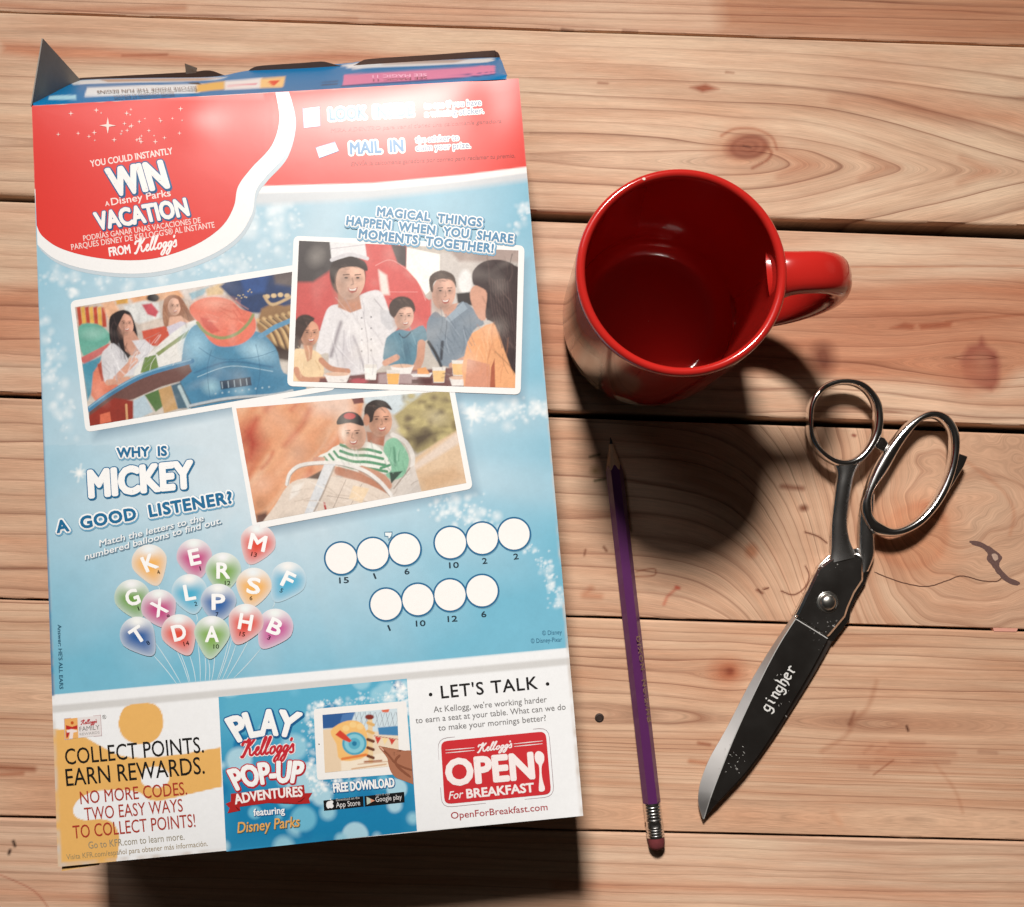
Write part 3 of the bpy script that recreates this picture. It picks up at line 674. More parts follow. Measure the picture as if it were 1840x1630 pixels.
for k in range(34):
    s = sparkle(random.gauss(235, 55), min(255, max(196, random.gauss(228, 16))), random.choice([2.5, 3, 4, 5])); s = np.array(s)
    V.append(sheet(s[:, 0], s[:, 1], 15+0.3*k)); F.append(tuple(n0+i for i in range(8))[::-1]); n0 += 8
s = np.array(sparkle(194, 226, 15)); V.append(sheet(s[:, 0], s[:, 1], 27)); F.append(tuple(n0+i for i in range(8))[::-1])
mk('badge_sparkles', np.concatenate(V), F, INK, bd, lin((246, 214, 206)))
WHT = (246, 240, 238); DB = (24, 92, 142)
bt = lambda s, a, b, cap, col=WHT, **k: text('badge_lettering', s, C1(a), C1(b), cap/3.704, col, 16, bd, **k)
bt('YOU COULD INSTANTLY', (458, 927), (1003, 840), 42, (248, 222, 216), bold=.022)
bt('WIN', (585, 1120), (975, 1060), 175, bold=.045, shear=-.18, halo=((DB, 2.4, 1.6, 2.2), (DB, 2.2, 0, 0)))
bt('A', (555, 1188), (582, 1184), 30, (248, 222, 216), bold=.02); bt('Disney Parks', (596, 1182), (990, 1120), 46, (248, 226, 220), bold=.015)
bt('VACATION', (495, 1347), (1112, 1247), 112, bold=.04, shear=-.12, halo=((DB, 1.5, 1.3, 1.6), (DB, 1.4, 0, 0)))
bt('PODR\u00cdAS GANAR UNAS VACACIONES DE', (410, 1420), (1190, 1298), 36, (244, 214, 208), bold=.01)
bt("PARQUES DISNEY DE KELLOGG'S\u00ae AL INSTANTE", (330, 1480), (1282, 1330), 38, (244, 214, 208), bold=.01)
bt('FROM', (583, 1521), (722, 1500), 56, bold=.03)
script('badge_script', C1(745, 1500), C1(1030, 1455), 25, WHT, 16, bd, 3.0)

# ---- prize instructions on the red band
bi = flat('box_icon', C2([(236, 425), (345, 412), (350, 540), (244, 552)]), (248, 248, 248), 6, box); strokes('box_icon_outline', [(C2([(236, 425), (340, 432), (350, 412)]), 2.0), (C2([(236, 448), (342, 440)]), 1.6), (C2([(236, 418), (244, 552), (350, 540), (345, 412)]), 1.3)], (100, 150, 200), 8, bi)
en = flat('envelope_icon', C2([(322, 682), (448, 645), (474, 704), (345, 752)]), (248, 248, 248), 6, box); strokes('envelope_outline', [(C2([(322, 682), (405, 702), (448, 645)]), 1.6), (C2([(345, 752), (392, 700)]), 1.2), (C2([(474, 704), (418, 690)]), 1.2), (C2([(322, 682), (345, 752), (474, 704), (448, 645), (322, 682)]), 1.4)], (130, 160, 200), 8, en)
hw = (((250, 248, 246), 3.6, 0, 0), ((250, 248, 246), 1.8, 0, 0))
pt = lambda s, a, b, cap, col, **k: text('prize_lettering', s, C2(a), C2(b), cap/3.68, col, 6, box, **k)
pt('LOOK  INSIDE', (415, 500), (965, 470), 74, (66, 128, 182), bold=.028, halo=hw)
hs = (((250, 248, 246), 2.0, 0, 0),)
pt('to see if you have', (1040, 425), (1415, 402), 40, (96, 126, 164), halo=hs); pt('a winning sticker.', (1045, 480), (1432, 455), 40, (96, 126, 164), halo=hs)
pt('MIRA ADENTRO para ver si tienes una calcoman\u00eda ganadora', (420, 582), (1550, 518), 26, (150, 48, 44), shear=.2)
pt('MAIL  IN', (552, 725), (900, 705), 74, (84, 140, 188), bold=.035, halo=hw)
pt('the sticker to', (982, 650), (1268, 634), 40, (100, 116, 152), halo=hs); pt('claim your prize.', (985, 704), (1345, 684), 40, (100, 116, 152), halo=hs)
pt('ENV\u00cdA la calcoman\u00eda ganadora por correo para reclamar tu premio.', (555, 805), (1640, 748), 28, (150, 48, 44), shear=.2)

# ---- the three holiday photos
SK, SK2 = (226, 172, 146), (196, 136, 108)
def face(p, x, y, w, h, skin, look=1, smile=True, rot=0):
    p.ell(x, y, w, h, skin, soft=5, rot=rot); p.ell(x-look*w*.55, y+h*.1, w*.5, h*.9, tuple(int(v*.76) for v in skin), soft=w*.7, al=.75); p.ell(x+look*w*.35, y-h*.45, w*.4, h*.3, tuple(min(255, int(v*1.1)) for v in skin), soft=w*.6, al=.7); p.ell(x, y+h*.8, w*.6, h*.25, tuple(int(v*.74) for v in skin), soft=w*.4, al=.7)
    for e in (-.42, .38):
        ex_ = x+(e+.12*look)*w; p.ell(ex_, y-h*.08, w*.26, h*.12, tuple(int(v*.74) for v in skin), soft=w*.3, al=.8); p.ell(ex_, y-h*.12, w*.12, h*.045, (66, 44, 38), soft=3); p.line([(ex_-w*.2, y-h*.27), (ex_+w*.2, y-h*.29)], h*.05, (96, 66, 52), soft=4)
    p.line([(x+.12*look*w, y-h*.1), (x+.2*look*w, y+h*.2), (x+.05*look*w, y+h*.24)], w*.09, tuple(int(v*.78) for v in skin), soft=4)
    if smile:
        p.poly([(x-.32*w+.1*look*w, y+h*.38), (x+.1*look*w, y+h*.46), (x+.42*w+.1*look*w, y+h*.34), (x+.3*w+.1*look*w, y+h*.6), (x+.08*look*w, y+h*.68), (x-.2*w+.1*look*w, y+h*.58)], (176, 100, 88), soft=4, al=.85)
        p.poly([(x-.24*w+.1*look*w, y+h*.42), (x+.1*look*w, y+h*.48), (x+.34*w+.1*look*w, y+h*.39), (x+.22*w+.1*look*w, y+h*.53), (x-.12*w+.1*look*w, y+h*.54)], (240, 228, 220), soft=3, al=.85)
def folds(p, cx, cy, w, h, n, dark, light, ang=70, seed=0):   # creases in cloth, strands in hair
    r_ = random.Random(seed+int(cx)*7+int(cy))
    for k in range(n):
        x, y = cx+r_.uniform(-.5, .5)*w, cy+r_.uniform(-.5, .5)*h; l = r_.uniform(.12, .34)*h; a = math.radians(ang+r_.uniform(-28, 28)); q = r_.uniform(-.2, .2)*l
        dx, dy = math.cos(a)*l, math.sin(a)*l
        p.line([(x-dx, y-dy), (x+q, y+q*.4), (x+dx, y+dy)], r_.uniform(2, 8), dark if r_.random() < .6 else light, soft=r_.uniform(5, 14), al=r_.uniform(.25, .6), sm=4)
def ride(p):                                   # a plain rounded blue ride car with two riders (crop coordinates)
    p.poly([(100, 300), (560, 230), (1000, 190), (900, 480), (100, 480)], (206, 190, 178), soft=60)
    for k in range(7): p.poly([(150+k*30, 330), (178+k*30, 322), (200+k*28, 470), (168+k*28, 474)], (222, 172, 70) if k % 2 else (190, 70, 44), soft=12)
    p.poly([(330, 300), (420, 280), (470, 380), (390, 440)], (232, 178, 140), soft=25); p.poly([(430, 270), (520, 262), (520, 300), (440, 310)], (214, 160, 70), soft=12)
    p.poly([(520, 240), (900, 170), (920, 260), (560, 300)], (228, 168, 122), soft=25); p.ell(700, 262, 46, 30, (44, 38, 40), soft=12)
    p.poly([(490, 320), (640, 280), (740, 300), (760, 400), (600, 450), (520, 400)], (222, 222, 220), soft=20); p.poly([(620, 310), (690, 300), (740, 360), (720, 400), (660, 380)], (204, 80, 92), soft=14)
    p.poly([(880, 200), (1100, 150), (1280, 150), (1220, 260), (960, 280)], (216, 206, 200), soft=30); p.poly([(960, 230), (1100, 180), (1060, 240), (980, 280)], (150, 186, 200), soft=16)
    p.poly([(1080, 200), (1170, 160), (1230, 165), (1200, 240), (1090, 250)], (214, 184, 140), soft=20)
    p.poly([(1180, 180), (1280, 100), (1760, 40), (1760, 380), (1380, 370), (1300, 300)], (32, 58, 104), soft=20); p.poly([(1330, 110), (1540, 90), (1500, 220), (1360, 250)], (40, 78, 140), soft=30)
    p.poly([(1560, 80), (1760, 50), (1760, 190), (1580, 160)], (96, 84, 84), soft=30); p.mott(0.5, 1/40, 3)
    # gilded scrollwork behind
    for q, c in (([(1480, 340), (1560, 300), (1640, 320), (1760, 300), (1760, 720), (1640, 700), (1500, 600), (1440, 460)], (150, 112, 72)),): p.poly(q, c, soft=20)
    for k in range(6): p.line([(1450+k*46, 420-k*10), (1540+k*46, 500-k*6), (1600+k*46, 640)], 22, (212, 176, 122), soft=16, sm=5); p.line([(1470+k*46, 430-k*10), (1560+k*46, 510-k*6), (1620+k*46, 650)], 10, (86, 60, 44), soft=12, sm=5)
    for k in range(5): p.ell(1520+k*48, 240+abs(2-k)*6, 20, 16, (216, 186, 140), soft=8)
    p.line([(1500, 250), (1560, 310), (1700, 250)], 20, (202, 170, 126), soft=10, sm=5); p.poly([(1500, 560), (1690, 640), (1690, 720), (1560, 700)], (64, 44, 36), soft=30)
    for k in range(10): p.ell(1300+k*12, 230+rng.integers(-30, 40), 6, 5, (214, 190, 140), soft=5, al=.7)
    # teal car at the left and its red rail
    p.poly([(165, 470), (300, 450), (390, 520), (390, 570), (320, 640), (200, 680)], (98, 170, 152), soft=14, sm=4); p.ell(270, 520, 80, 40, (150, 206, 190), soft=40, al=.7)
    p.poly([(165, 700), (380, 590), (400, 600), (340, 660), (210, 740)], (202, 104, 100), soft=10); p.poly([(190, 740), (330, 680), (300, 860), (230, 1000)], (70, 150, 176), soft=16)
    # the rider in front
    p.poly([(255, 960), (270, 800), (330, 710), (420, 860), (520, 960), (300, 1020)], (230, 130, 100), soft=12); p.poly([(300, 740), (340, 720), (380, 860), (330, 860)], (184, 72, 48), soft=10)
    p.poly([(620, 500), (800, 460), (960, 430), (740, 610), (640, 600)], (204, 80, 54), soft=12)
    p.poly([(385, 420), (430, 365), (500, 350), (550, 390), (590, 560), (520, 700), (470, 690), (400, 580)], (40, 30, 32), soft=10, sm=4)
    p.poly([(480, 500), (560, 500), (640, 620), (600, 720), (500, 640)], (206, 150, 126), soft=10)
    face(p, 505, 450, 52, 76, (222, 164, 140), 1, True, -18)
    p.poly([(395, 420), (430, 370), (500, 352), (470, 420), (420, 560), (520, 700), (440, 640), (390, 560)], (38, 28, 30), soft=8, sm=4)
    p.poly([(330, 680), (370, 620), (420, 590), (520, 700), (470, 800), (400, 870), (350, 860)], (214, 212, 216), soft=10, sm=3); p.poly([(550, 570), (640, 560), (710, 620), (640, 700), (560, 820), (480, 820), (540, 700), (610, 660)], (216, 214, 218), soft=10)
    p.line([(440, 840), (500, 780), (560, 720)], 50, (216, 158, 134), soft=8); p.ell(560, 712, 34, 26, (222, 164, 140), soft=8); p.line([(380, 870), (520, 850)], 44, (214, 158, 132), soft=10)
    # the girl behind
    p.poly([(775, 300), (800, 255), (860, 240), (910, 270), (960, 360), (1010, 440), (940, 470), (800, 480), (770, 400)], (158, 108, 82), soft=10, sm=4)
    p.poly([(820, 400), (900, 390), (980, 450), (900, 520), (800, 500)], (226, 176, 150), soft=10); face(p, 853, 325, 45, 62, (232, 182, 158), 1, True, -6)
    p.poly([(776, 300), (800, 256), (840, 246), (805, 310), (806, 440), (778, 440)], (166, 114, 86), soft=8, sm=3); p.poly([(880, 250), (920, 290), (985, 400), (960, 420), (905, 350)], (150, 100, 76), soft=8, sm=3)
    p.poly([(800, 470), (900, 430), (990, 450), (960, 520), (820, 540)], (206, 200, 214), soft=10)
    # white and green saddle, then the blue shell of the car
    p.poly([(560, 820), (700, 640), (900, 470), (1040, 430), (1080, 640), (900, 760)], (228, 226, 222), soft=10, sm=3)
    p.poly([(720, 660), (860, 560), (960, 490), (940, 540), (820, 620), (740, 680)], (136, 150, 92), soft=8); p.poly([(610, 800), (640, 690), (720, 670), (740, 760), (680, 800)], (112, 140, 72), soft=8)
    p.poly([(900, 780), (930, 560), (1020, 450), (1180, 520), (1440, 500), (1580, 620), (1640, 800), (1780, 820), (1780, 960), (1560, 980), (980, 1060), (900, 900)], (72, 136, 170), soft=10, sm=5)
    p.ell(1010, 600, 90, 110, (150, 196, 218), soft=110, al=.8); p.ell(1440, 640, 110, 60, (176, 214, 230), soft=80, al=.7, rot=20); p.ell(1270, 900, 300, 130, (44, 112, 152), soft=170, al=.75)
    p.ell(1120, 900, 60, 50, (152, 196, 212), soft=50, al=.7); p.line([(1000, 800), (1250, 720), (1560, 760)], 12, (48, 104, 142), soft=12, sm=6, al=.8); p.line([(1020, 830), (1260, 752), (1560, 790)], 5, (190, 220, 232), soft=6, sm=6, al=.7)
    p.ell(1330, 930, 60, 30, (150, 200, 220), soft=50, al=.5)
    # coral padded cover with a green cord
    p.poly([(960, 350), (1020, 280), (1140, 255), (1260, 280), (1330, 340), (1420, 380), (1435, 500), (1340, 590), (1190, 612), (1100, 560), (1040, 460)], (230, 116, 92), soft=10, sm=5)
    p.ell(1150, 300, 120, 40, (242, 168, 146), soft=60, al=.8); p.poly([(1040, 400), (1100, 410), (1180, 500), (1120, 520), (1060, 460)], (206, 70, 52), soft=16); p.ell(1260, 400, 50, 60, (240, 146, 122), soft=60, al=.7)
    p.line([(1020, 440), (1080, 510), (1190, 550), (1300, 520), (1380, 450), (1420, 385)], 22, (146, 150, 96), soft=8, sm=6)
    # fin of the car, its shaded underside, machinery below
    p.line([(1470, 540), (1580, 470), (1700, 420)], 34, (92, 150, 186), soft=8)
    p.poly([(240, 1060), (400, 950), (640, 820), (960, 735), (980, 790), (900, 860), (760, 900), (560, 990), (460, 1010), (300, 1180), (240, 1180)], (112, 76, 70), soft=10)
    p.poly([(240, 1110), (420, 980), (560, 1000), (560, 1180), (240, 1190)], (150, 50, 36), soft=16); p.poly([(320, 1100), (390, 1080), (400, 1150), (320, 1170)], (222, 110, 78), soft=8); p.line([(508, 1030), (514, 1140)], 16, (214, 160, 110), soft=5)
    p.poly([(560, 1000), (640, 960), (700, 1080), (600, 1130), (560, 1130)], (176, 196, 208), soft=12); p.poly([(640, 960), (740, 920), (800, 1020), (720, 1080)], (82, 116, 62), soft=10)
    p.poly([(740, 920), (830, 890), (880, 1060), (780, 1090)], (196, 154, 100), soft=10); p.poly([(830, 890), (900, 870), (990, 1050), (880, 1060)], (74, 104, 122), soft=12); p.line([(890, 900), (960, 1050)], 26, (176, 196, 200), soft=10)
    p.line([(236, 1064), (400, 945), (640, 815), (980, 715)], 36, (66, 128, 168), soft=7, sm=6); p.line([(240, 1050), (400, 934), (640, 804), (970, 706)], 10, (140, 184, 208), soft=7, sm=6, al=.8)
    folds(p, 420, 740, 130, 200, 16, (168, 166, 174), (244, 242, 244)); folds(p, 600, 690, 150, 180, 14, (170, 168, 176), (244, 242, 244), 120)
    folds(p, 450, 540, 110, 260, 14, (18, 12, 14), (92, 70, 68), 75); folds(p, 790, 370, 36, 150, 8, (120, 76, 54), (206, 160, 126), 85); folds(p, 945, 380, 60, 150, 10, (112, 72, 52), (196, 148, 114), 60)
    folds(p, 1220, 400, 240, 200, 16, (196, 78, 58), (248, 176, 152), 30); folds(p, 800, 640, 260, 220, 12, (176, 172, 164), (246, 244, 240), 140)
    # moulded seams, trim and rivets of the car shell
    p.line([(1030, 620), (1180, 700), (1420, 690), (1580, 640)], 4, (40, 92, 128), soft=5, sm=6, al=.7); p.line([(960, 1040), (1240, 985), (1560, 960), (1700, 930)], 22, (182, 190, 196), soft=8, sm=5); p.line([(960, 1050), (1240, 996), (1560, 970)], 6, (80, 92, 102), soft=5, sm=5)
    p.line([(1120, 640), (1090, 780), (1110, 980)], 4, (42, 96, 132), soft=6, sm=5, al=.7); p.line([(1440, 600), (1470, 780), (1440, 960)], 4, (42, 96, 132), soft=6, sm=5, al=.7)
    for k in range(9): p.ell(1150+k*48, 950-k*6, 7, 7, (150, 180, 196), soft=4)
    p.poly([(1180, 860), (1400, 830), (1410, 890), (1190, 920)], (36, 60, 84), soft=8); 
    for k in range(5): p.line([(1195+k*44, 868-k*6), (1200+k*44, 910-k*6)], 7, (150, 170, 184), soft=5)
    p.mott(0.16, 1/12, 9)
def breakfast(p):                              # family breakfast with a waiter in white (crop coordinates)
    p.poly([(100, 0), (700, 0), (700, 700), (80, 700)], (206, 84, 80), soft=10); p.poly([(100, 0), (560, 0), (520, 170), (250, 350), (100, 350)], (70, 62, 62), soft=26)
    p.poly([(640, 40), (880, 60), (960, 180), (1060, 460), (1140, 470), (1100, 700), (700, 720)], (216, 92, 88), soft=12, sm=4); p.poly([(810, 80), (920, 90), (920, 240), (860, 220)], (84, 72, 72), soft=12)
    p.line([(700, 230), (800, 190), (900, 240), (1000, 340), (1060, 480)], 5, (236, 160, 154), soft=6, sm=6); p.line([(700, 420), (1000, 420)], 4, (236, 150, 146), soft=6)
    p.poly([(925, 100), (1165, 150), (1160, 350), (1060, 440), (1000, 340), (920, 250)], (248, 246, 240), soft=8); p.poly([(1165, 140), (1740, 120), (1740, 700), (1100, 640), (1100, 440), (1165, 340)], (206, 198, 192), soft=16)
    p.poly([(1200, 100), (1740, 110), (1740, 210), (1300, 200)], (170, 150, 142), soft=30); p.ell(1345, 350, 50, 90, (236, 234, 232), soft=20); p.poly([(1280, 430), (1380, 420), (1400, 520), (1290, 500)], (58, 50, 50), soft=14)
    p.poly([(720, 260), (780, 300), (800, 440), (740, 440)], (240, 224, 216), soft=20)
    # waiter
    p.poly([(330, 600), (380, 520), (480, 500), (640, 420), (740, 420), (800, 560), (860, 660), (820, 740), (770, 900), (740, 960), (600, 1040), (380, 980), (360, 860), (270, 860)], (226, 222, 224), soft=10, sm=4)
    p.line([(450, 640), (420, 740), (380, 880)], 26, (160, 152, 158), soft=22, sm=5); p.line([(540, 740), (580, 840), (620, 980)], 16, (176, 170, 176), soft=14, sm=5); p.ell(500, 860, 60, 120, (198, 192, 198), soft=90, al=.8)
    p.line([(610, 560), (640, 760), (650, 930)], 5, (188, 182, 186), soft=5); p.line([(690, 470), (760, 560), (800, 680)], 8, (186, 180, 184), soft=8, sm=4); p.poly([(730, 540), (800, 560), (860, 650), (800, 700), (740, 640)], (206, 204, 208), soft=10)
    for y in (600, 680, 760, 840): p.ell(668, y, 7, 7, (150, 146, 150), soft=4); p.ell(600, y+6, 7, 7, (150, 146, 150), soft=4)
    p.ell(500, 300, 128, 160, (66, 50, 44), soft=14); p.poly([(430, 420), (580, 420), (600, 540), (520, 570), (430, 530)], SK2, soft=10)
    face(p, 520, 335, 104, 140, (226, 178, 154), 1, True, 8); p.poly([(380, 330), (372, 250), (420, 190), (520, 170), (620, 200), (640, 270), (560, 240), (450, 250), (410, 300), (404, 360)], (60, 46, 42), soft=10, sm=4)
    p.poly([(385, 200), (370, 60), (620, 40), (640, 190), (520, 160)], (232, 230, 232), soft=8); p.line([(385, 190), (510, 150), (640, 180)], 26, (214, 210, 214), soft=6, sm=5); p.line([(376, 110), (622, 80)], 5, (190, 180, 186), soft=5)
    # girl, left
    p.ell(190, 690, 80, 108, (70, 50, 44), soft=12); p.ell(135, 790, 30, 50, (62, 44, 38), soft=10); face(p, 228, 720, 66, 92, (216, 156, 126), 1, True, 6); p.poly([(130, 620), (200, 585), (262, 610), (232, 640), (190, 700), (160, 760), (128, 740)], (66, 48, 42), soft=9, sm=3)
    p.poly([(110, 850), (180, 830), (260, 840), (320, 900), (310, 1050), (110, 1060)], (240, 208, 164), soft=10, sm=3); p.poly([(180, 800), (250, 810), (240, 900), (210, 920)], (206, 146, 116), soft=10)
    p.line([(130, 980), (180, 1050), (340, 1050)], 46, (206, 146, 116), soft=9, sm=4); p.line([(310, 910), (380, 970), (500, 990)], 40, (200, 140, 110), soft=9, sm=4)
    # boy
    p.ell(890, 540, 92, 88, (74, 56, 50), soft=12); face(p, 905, 600, 68, 90, (228, 178, 156), 1, True, 10); p.poly([(800, 570), (806, 500), (870, 455), (960, 480), (985, 560), (950, 530), (880, 540), (836, 600)], (78, 60, 54), soft=9, sm=4)
    p.poly([(770, 780), (800, 730), (870, 690), (950, 700), (1040, 660), (1075, 760), (1000, 800), (990, 940), (770, 940)], (92, 138, 158), soft=9, sm=3); p.line([(870, 720), (905, 750), (960, 700)], 10, (60, 82, 100), soft=5, sm=4)
    p.ell(920, 850, 30, 90, (70, 108, 130), soft=40, al=.7); p.line([(1030, 790), (1020, 900), (990, 970)], 56, (206, 150, 124), soft=9, sm=4); p.line([(770, 930), (850, 890)], 44, (214, 158, 132), soft=9)
    # father
    p.poly([(1070, 640), (1130, 560), (1200, 600), (1320, 490), (1420, 560), (1480, 650), (1400, 700), (1350, 920), (1180, 950), (1080, 800)], (128, 142, 156), soft=9, sm=3); p.line([(1180, 780), (1170, 900)], 22, (60, 64, 74), soft=12); p.line([(1080, 780), (1130, 860), (1170, 950)], 22, (54, 56, 62), soft=9, sm=4)
    p.poly([(1170, 520), (1290, 500), (1260, 590), (1210, 620)], (206, 154, 132), soft=9); face(p, 1190, 425, 84, 122, (222, 170, 148), 1, True, 8)
    p.poly([(1092, 400), (1090, 310), (1170, 265), (1260, 300), (1280, 390), (1250, 340), (1180, 325), (1120, 350), (1112, 420)], (84, 64, 54), soft=8, sm=4); p.poly([(1200, 610), (1330, 490), (1360, 540), (1230, 640)], (156, 172, 186), soft=7); p.line([(1212, 630), (1200, 760)], 5, (96, 108, 122), soft=4)
    p.line([(1250, 950), (1350, 900)], 46, (206, 152, 128), soft=9)
    # table
    p.poly([(300, 1040), (720, 1000), (1300, 960), (1360, 1120), (280, 1120)], (120, 76, 74), soft=14); p.poly([(720, 1010), (1000, 990), (1000, 1080), (720, 1080)], (176, 150, 150), soft=20)
    for (x, y, w, h, c) in ((425, 1035, 95, 36, (236, 230, 226)), (890, 975, 86, 34, (236, 230, 226)), (1290, 1060, 60, 34, (236, 230, 226))): p.poly([(x-w, y-h*.7), (x+w, y-h*.8), (x+w*.7, y+h), (x-w*.7, y+h)], c, soft=7); p.ell(x, y-h*.7, w*.94, h*.4, (226, 186, 160), soft=6)
    for (x, y, c) in ((664, 1000, (240, 238, 234)), (826, 1040, (238, 178, 92)), (1155, 1020, (240, 196, 130)), (1295, 970, (240, 188, 112))): p.poly([(x-48, y-60), (x+48, y-60), (x+38, y+52), (x-38, y+52)], (226, 220, 214), soft=6); p.poly([(x-46, y-34), (x+46, y-34), (x+36, y+46), (x-36, y+46)], c, soft=5)
    p.poly([(950, 1010), (1110, 1000), (1090, 1030), (970, 1030)], (232, 228, 226), soft=6); p.poly([(1000, 970), (1060, 960), (1090, 1010), (1000, 1010)], (236, 164, 100), soft=7); p.poly([(960, 1050), (1110, 1040), (1100, 1080), (960, 1080)], (88, 46, 46), soft=10); p.ell(580, 1060, 60, 20, (186, 84, 92), soft=12)
    # mother, seen from behind
    p.poly([(1380, 470), (1400, 380), (1500, 380), (1500, 600), (1440, 610)], (214, 158, 132), soft=9, sm=3)
    p.poly([(1360, 780), (1440, 690), (1560, 640), (1760, 700), (1760, 1140), (1340, 1140)], (240, 170, 116), soft=9, sm=2); p.poly([(1340, 1100), (1360, 900), (1520, 940), (1530, 1120)], (218, 148, 118), soft=8); p.poly([(1530, 960), (1555, 900), (1560, 1120), (1520, 1120)], (176, 92, 62), soft=8)
    p.poly([(1400, 360), (1400, 270), (1480, 200), (1600, 190), (1700, 230), (1750, 330), (1760, 1000), (1690, 990), (1640, 880), (1560, 660), (1490, 600), (1500, 430), (1440, 380)], (66, 50, 50), soft=9, sm=4)
    for k in range(9): p.line([(1520+k*18, 330), (1540+k*18, 560), (1610+k*14, 820)], 6, (104, 82, 78), soft=8, sm=4, al=.6)
    folds(p, 560, 720, 330, 420, 26, (166, 160, 168), (248, 246, 248), 75); folds(p, 920, 820, 190, 200, 14, (58, 96, 118), (136, 178, 194), 70); folds(p, 1270, 740, 260, 300, 22, (84, 98, 114), (172, 184, 196), 75)
    folds(p, 1540, 900, 260, 380, 20, (206, 130, 84), (250, 198, 150), 80); folds(p, 230, 940, 150, 180, 12, (206, 168, 122), (250, 226, 190), 80); folds(p, 1590, 380, 220, 330, 26, (34, 24, 24), (118, 94, 88), 75); folds(p, 1650, 760, 110, 420, 16, (34, 24, 24), (112, 90, 84), 72)
    folds(p, 1175, 315, 150, 70, 14, (50, 36, 30), (136, 108, 90), 20); folds(p, 880, 500, 130, 80, 14, (40, 28, 26), (122, 96, 84), 30); folds(p, 185, 640, 90, 90, 10, (40, 28, 24), (108, 82, 72), 40); folds(p, 520, 225, 200, 60, 12, (36, 26, 24), (104, 84, 76), 20)
    folds(p, 850, 1030, 900, 60, 20, (70, 38, 38), (196, 170, 166), 5)
    p.mott(0.12, 1/12, 19)
def coaster(p):                                # father and son in a white coaster car (crop coordinates)
    p.poly([(60, 100), (1000, -20), (900, 500), (200, 1000), (60, 1000)], (226, 158, 116), soft=20)
    r_ = random.Random(3)
    for k in range(46):
        x = r_.uniform(60, 760); y = r_.uniform(60, 930); l = r_.uniform(80, 260); w = r_.uniform(14, 46)
        c = r_.choice([(236, 178, 136), (206, 116, 80), (190, 84, 60), (232, 190, 156), (214, 134, 92)])
        if x-60 > 420 and c == (190, 84, 60): c = (236, 190, 160)
        p.line([(x, y), (x+l*.45, y-l*.5), (x+l*.7, y-l)], w, c, soft=w*1.3, al=.55, sm=4)
    p.poly([(110, 300), (230, 240), (300, 420), (220, 560), (150, 560)], (188, 70, 50), soft=90, al=.7); p.poly([(560, 60), (900, 30), (900, 240), (640, 200)], (232, 196, 176), soft=90, al=.9)
    p.poly([(860, 30), (950, 30), (975, 130), (905, 140)], (120, 66, 62), soft=10); p.poly([(960, 30), (1400, 30), (1300, 160), (1180, 210), (980, 130)], (206, 218, 224), soft=20)
    p.poly([(1180, 220), (1300, 120), (1420, 50), (1700, 30), (1700, 300), (1500, 420), (1340, 480), (1260, 400)], (176, 160, 110), soft=24); 
    for k in range(60): p.ell(r_.uniform(1230, 1640), r_.uniform(60, 420), r_.uniform(12, 40), r_.uniform(10, 30), r_.choice([(206, 190, 130), (140, 122, 84), (112, 96, 66), (190, 174, 116), (120, 104, 80)]), soft=22, al=.6)
    p.poly([(1280, 340), (1420, 300), (1520, 330), (1400, 430), (1320, 470)], (92, 78, 60), soft=50, al=.7)
    p.poly([(1310, 520), (1480, 400), (1720, 260), (1760, 700), (1300, 780)], (222, 190, 156), soft=20); p.poly([(1310, 560), (1660, 300), (1680, 380), (1320, 600)], (226, 206, 190), soft=24)
    p.poly([(1350, 640), (1600, 560), (1700, 640), (1400, 760)], (210, 172, 134), soft=40, al=.7)
    p.poly([(230, 900), (300, 880), (360, 980), (230, 990)], (110, 76, 64), soft=30)
    # car body
    p.line([(1170, 350), (1260, 400), (1310, 500), (1300, 600)], 30, (226, 220, 214), soft=8, sm=5)
    p.poly([(1150, 760), (1240, 600), (1320, 560), (1370, 740), (1220, 790)], (216, 206, 198), soft=9); p.line([(1180, 720), (1290, 580)], 10, (170, 156, 146), soft=6)
    # father
    p.poly([(1110, 430), (1180, 370), (1240, 420), (1285, 520), (1240, 640), (1130, 640)], (134, 190, 158), soft=9, sm=3); p.line([(1180, 440), (1190, 560)], 16, (96, 150, 122), soft=14); p.poly([(1150, 610), (1240, 600), (1160, 690)], (62, 80, 70), soft=9)
    p.poly([(990, 330), (1120, 340), (1110, 430), (1000, 400)], (176, 112, 86), soft=10); face(p, 1085, 255, 82, 108, (214, 158, 130), 1, True, -4)
    p.poly([(985, 250), (980, 160), (1040, 112), (1120, 120), (1168, 180), (1100, 160), (1050, 190), (1030, 260)], (54, 42, 38), soft=8, sm=4); p.ell(990, 250, 22, 40, (196, 136, 108), soft=8)
    # son
    p.poly([(660, 500), (720, 470), (800, 420), (1000, 400), (1110, 470), (1160, 600), (1000, 620), (700, 540)], (232, 232, 224), soft=8, sm=3)
    for k, y in enumerate((440, 482, 526, 570)): p.line([(815-k*3, y-20), (900, y+8), (1000, y+12), (1090+k*14, y+34)], 20, (88, 150, 112), soft=6, sm=5)
    for k in range(3): p.line([(700+k*34, 505-k*20), (730+k*34, 540-k*18)], 16, (88, 150, 112), soft=6)
    p.line([(1090, 580), (1150, 560)], 18, (88, 150, 112), soft=6); p.line([(640, 520), (690, 520)], 34, (214, 158, 134), soft=9)
    face(p, 905, 350, 82, 104, (228, 178, 152), -1, True, -12); p.ell(830, 340, 26, 60, (246, 226, 208), soft=26, al=.6)
    p.poly([(790, 280), (800, 230), (850, 195), (920, 200), (960, 240), (970, 290), (880, 268)], (40, 34, 36), soft=7, sm=4); p.ell(875, 222, 40, 22, (196, 56, 60), soft=6)
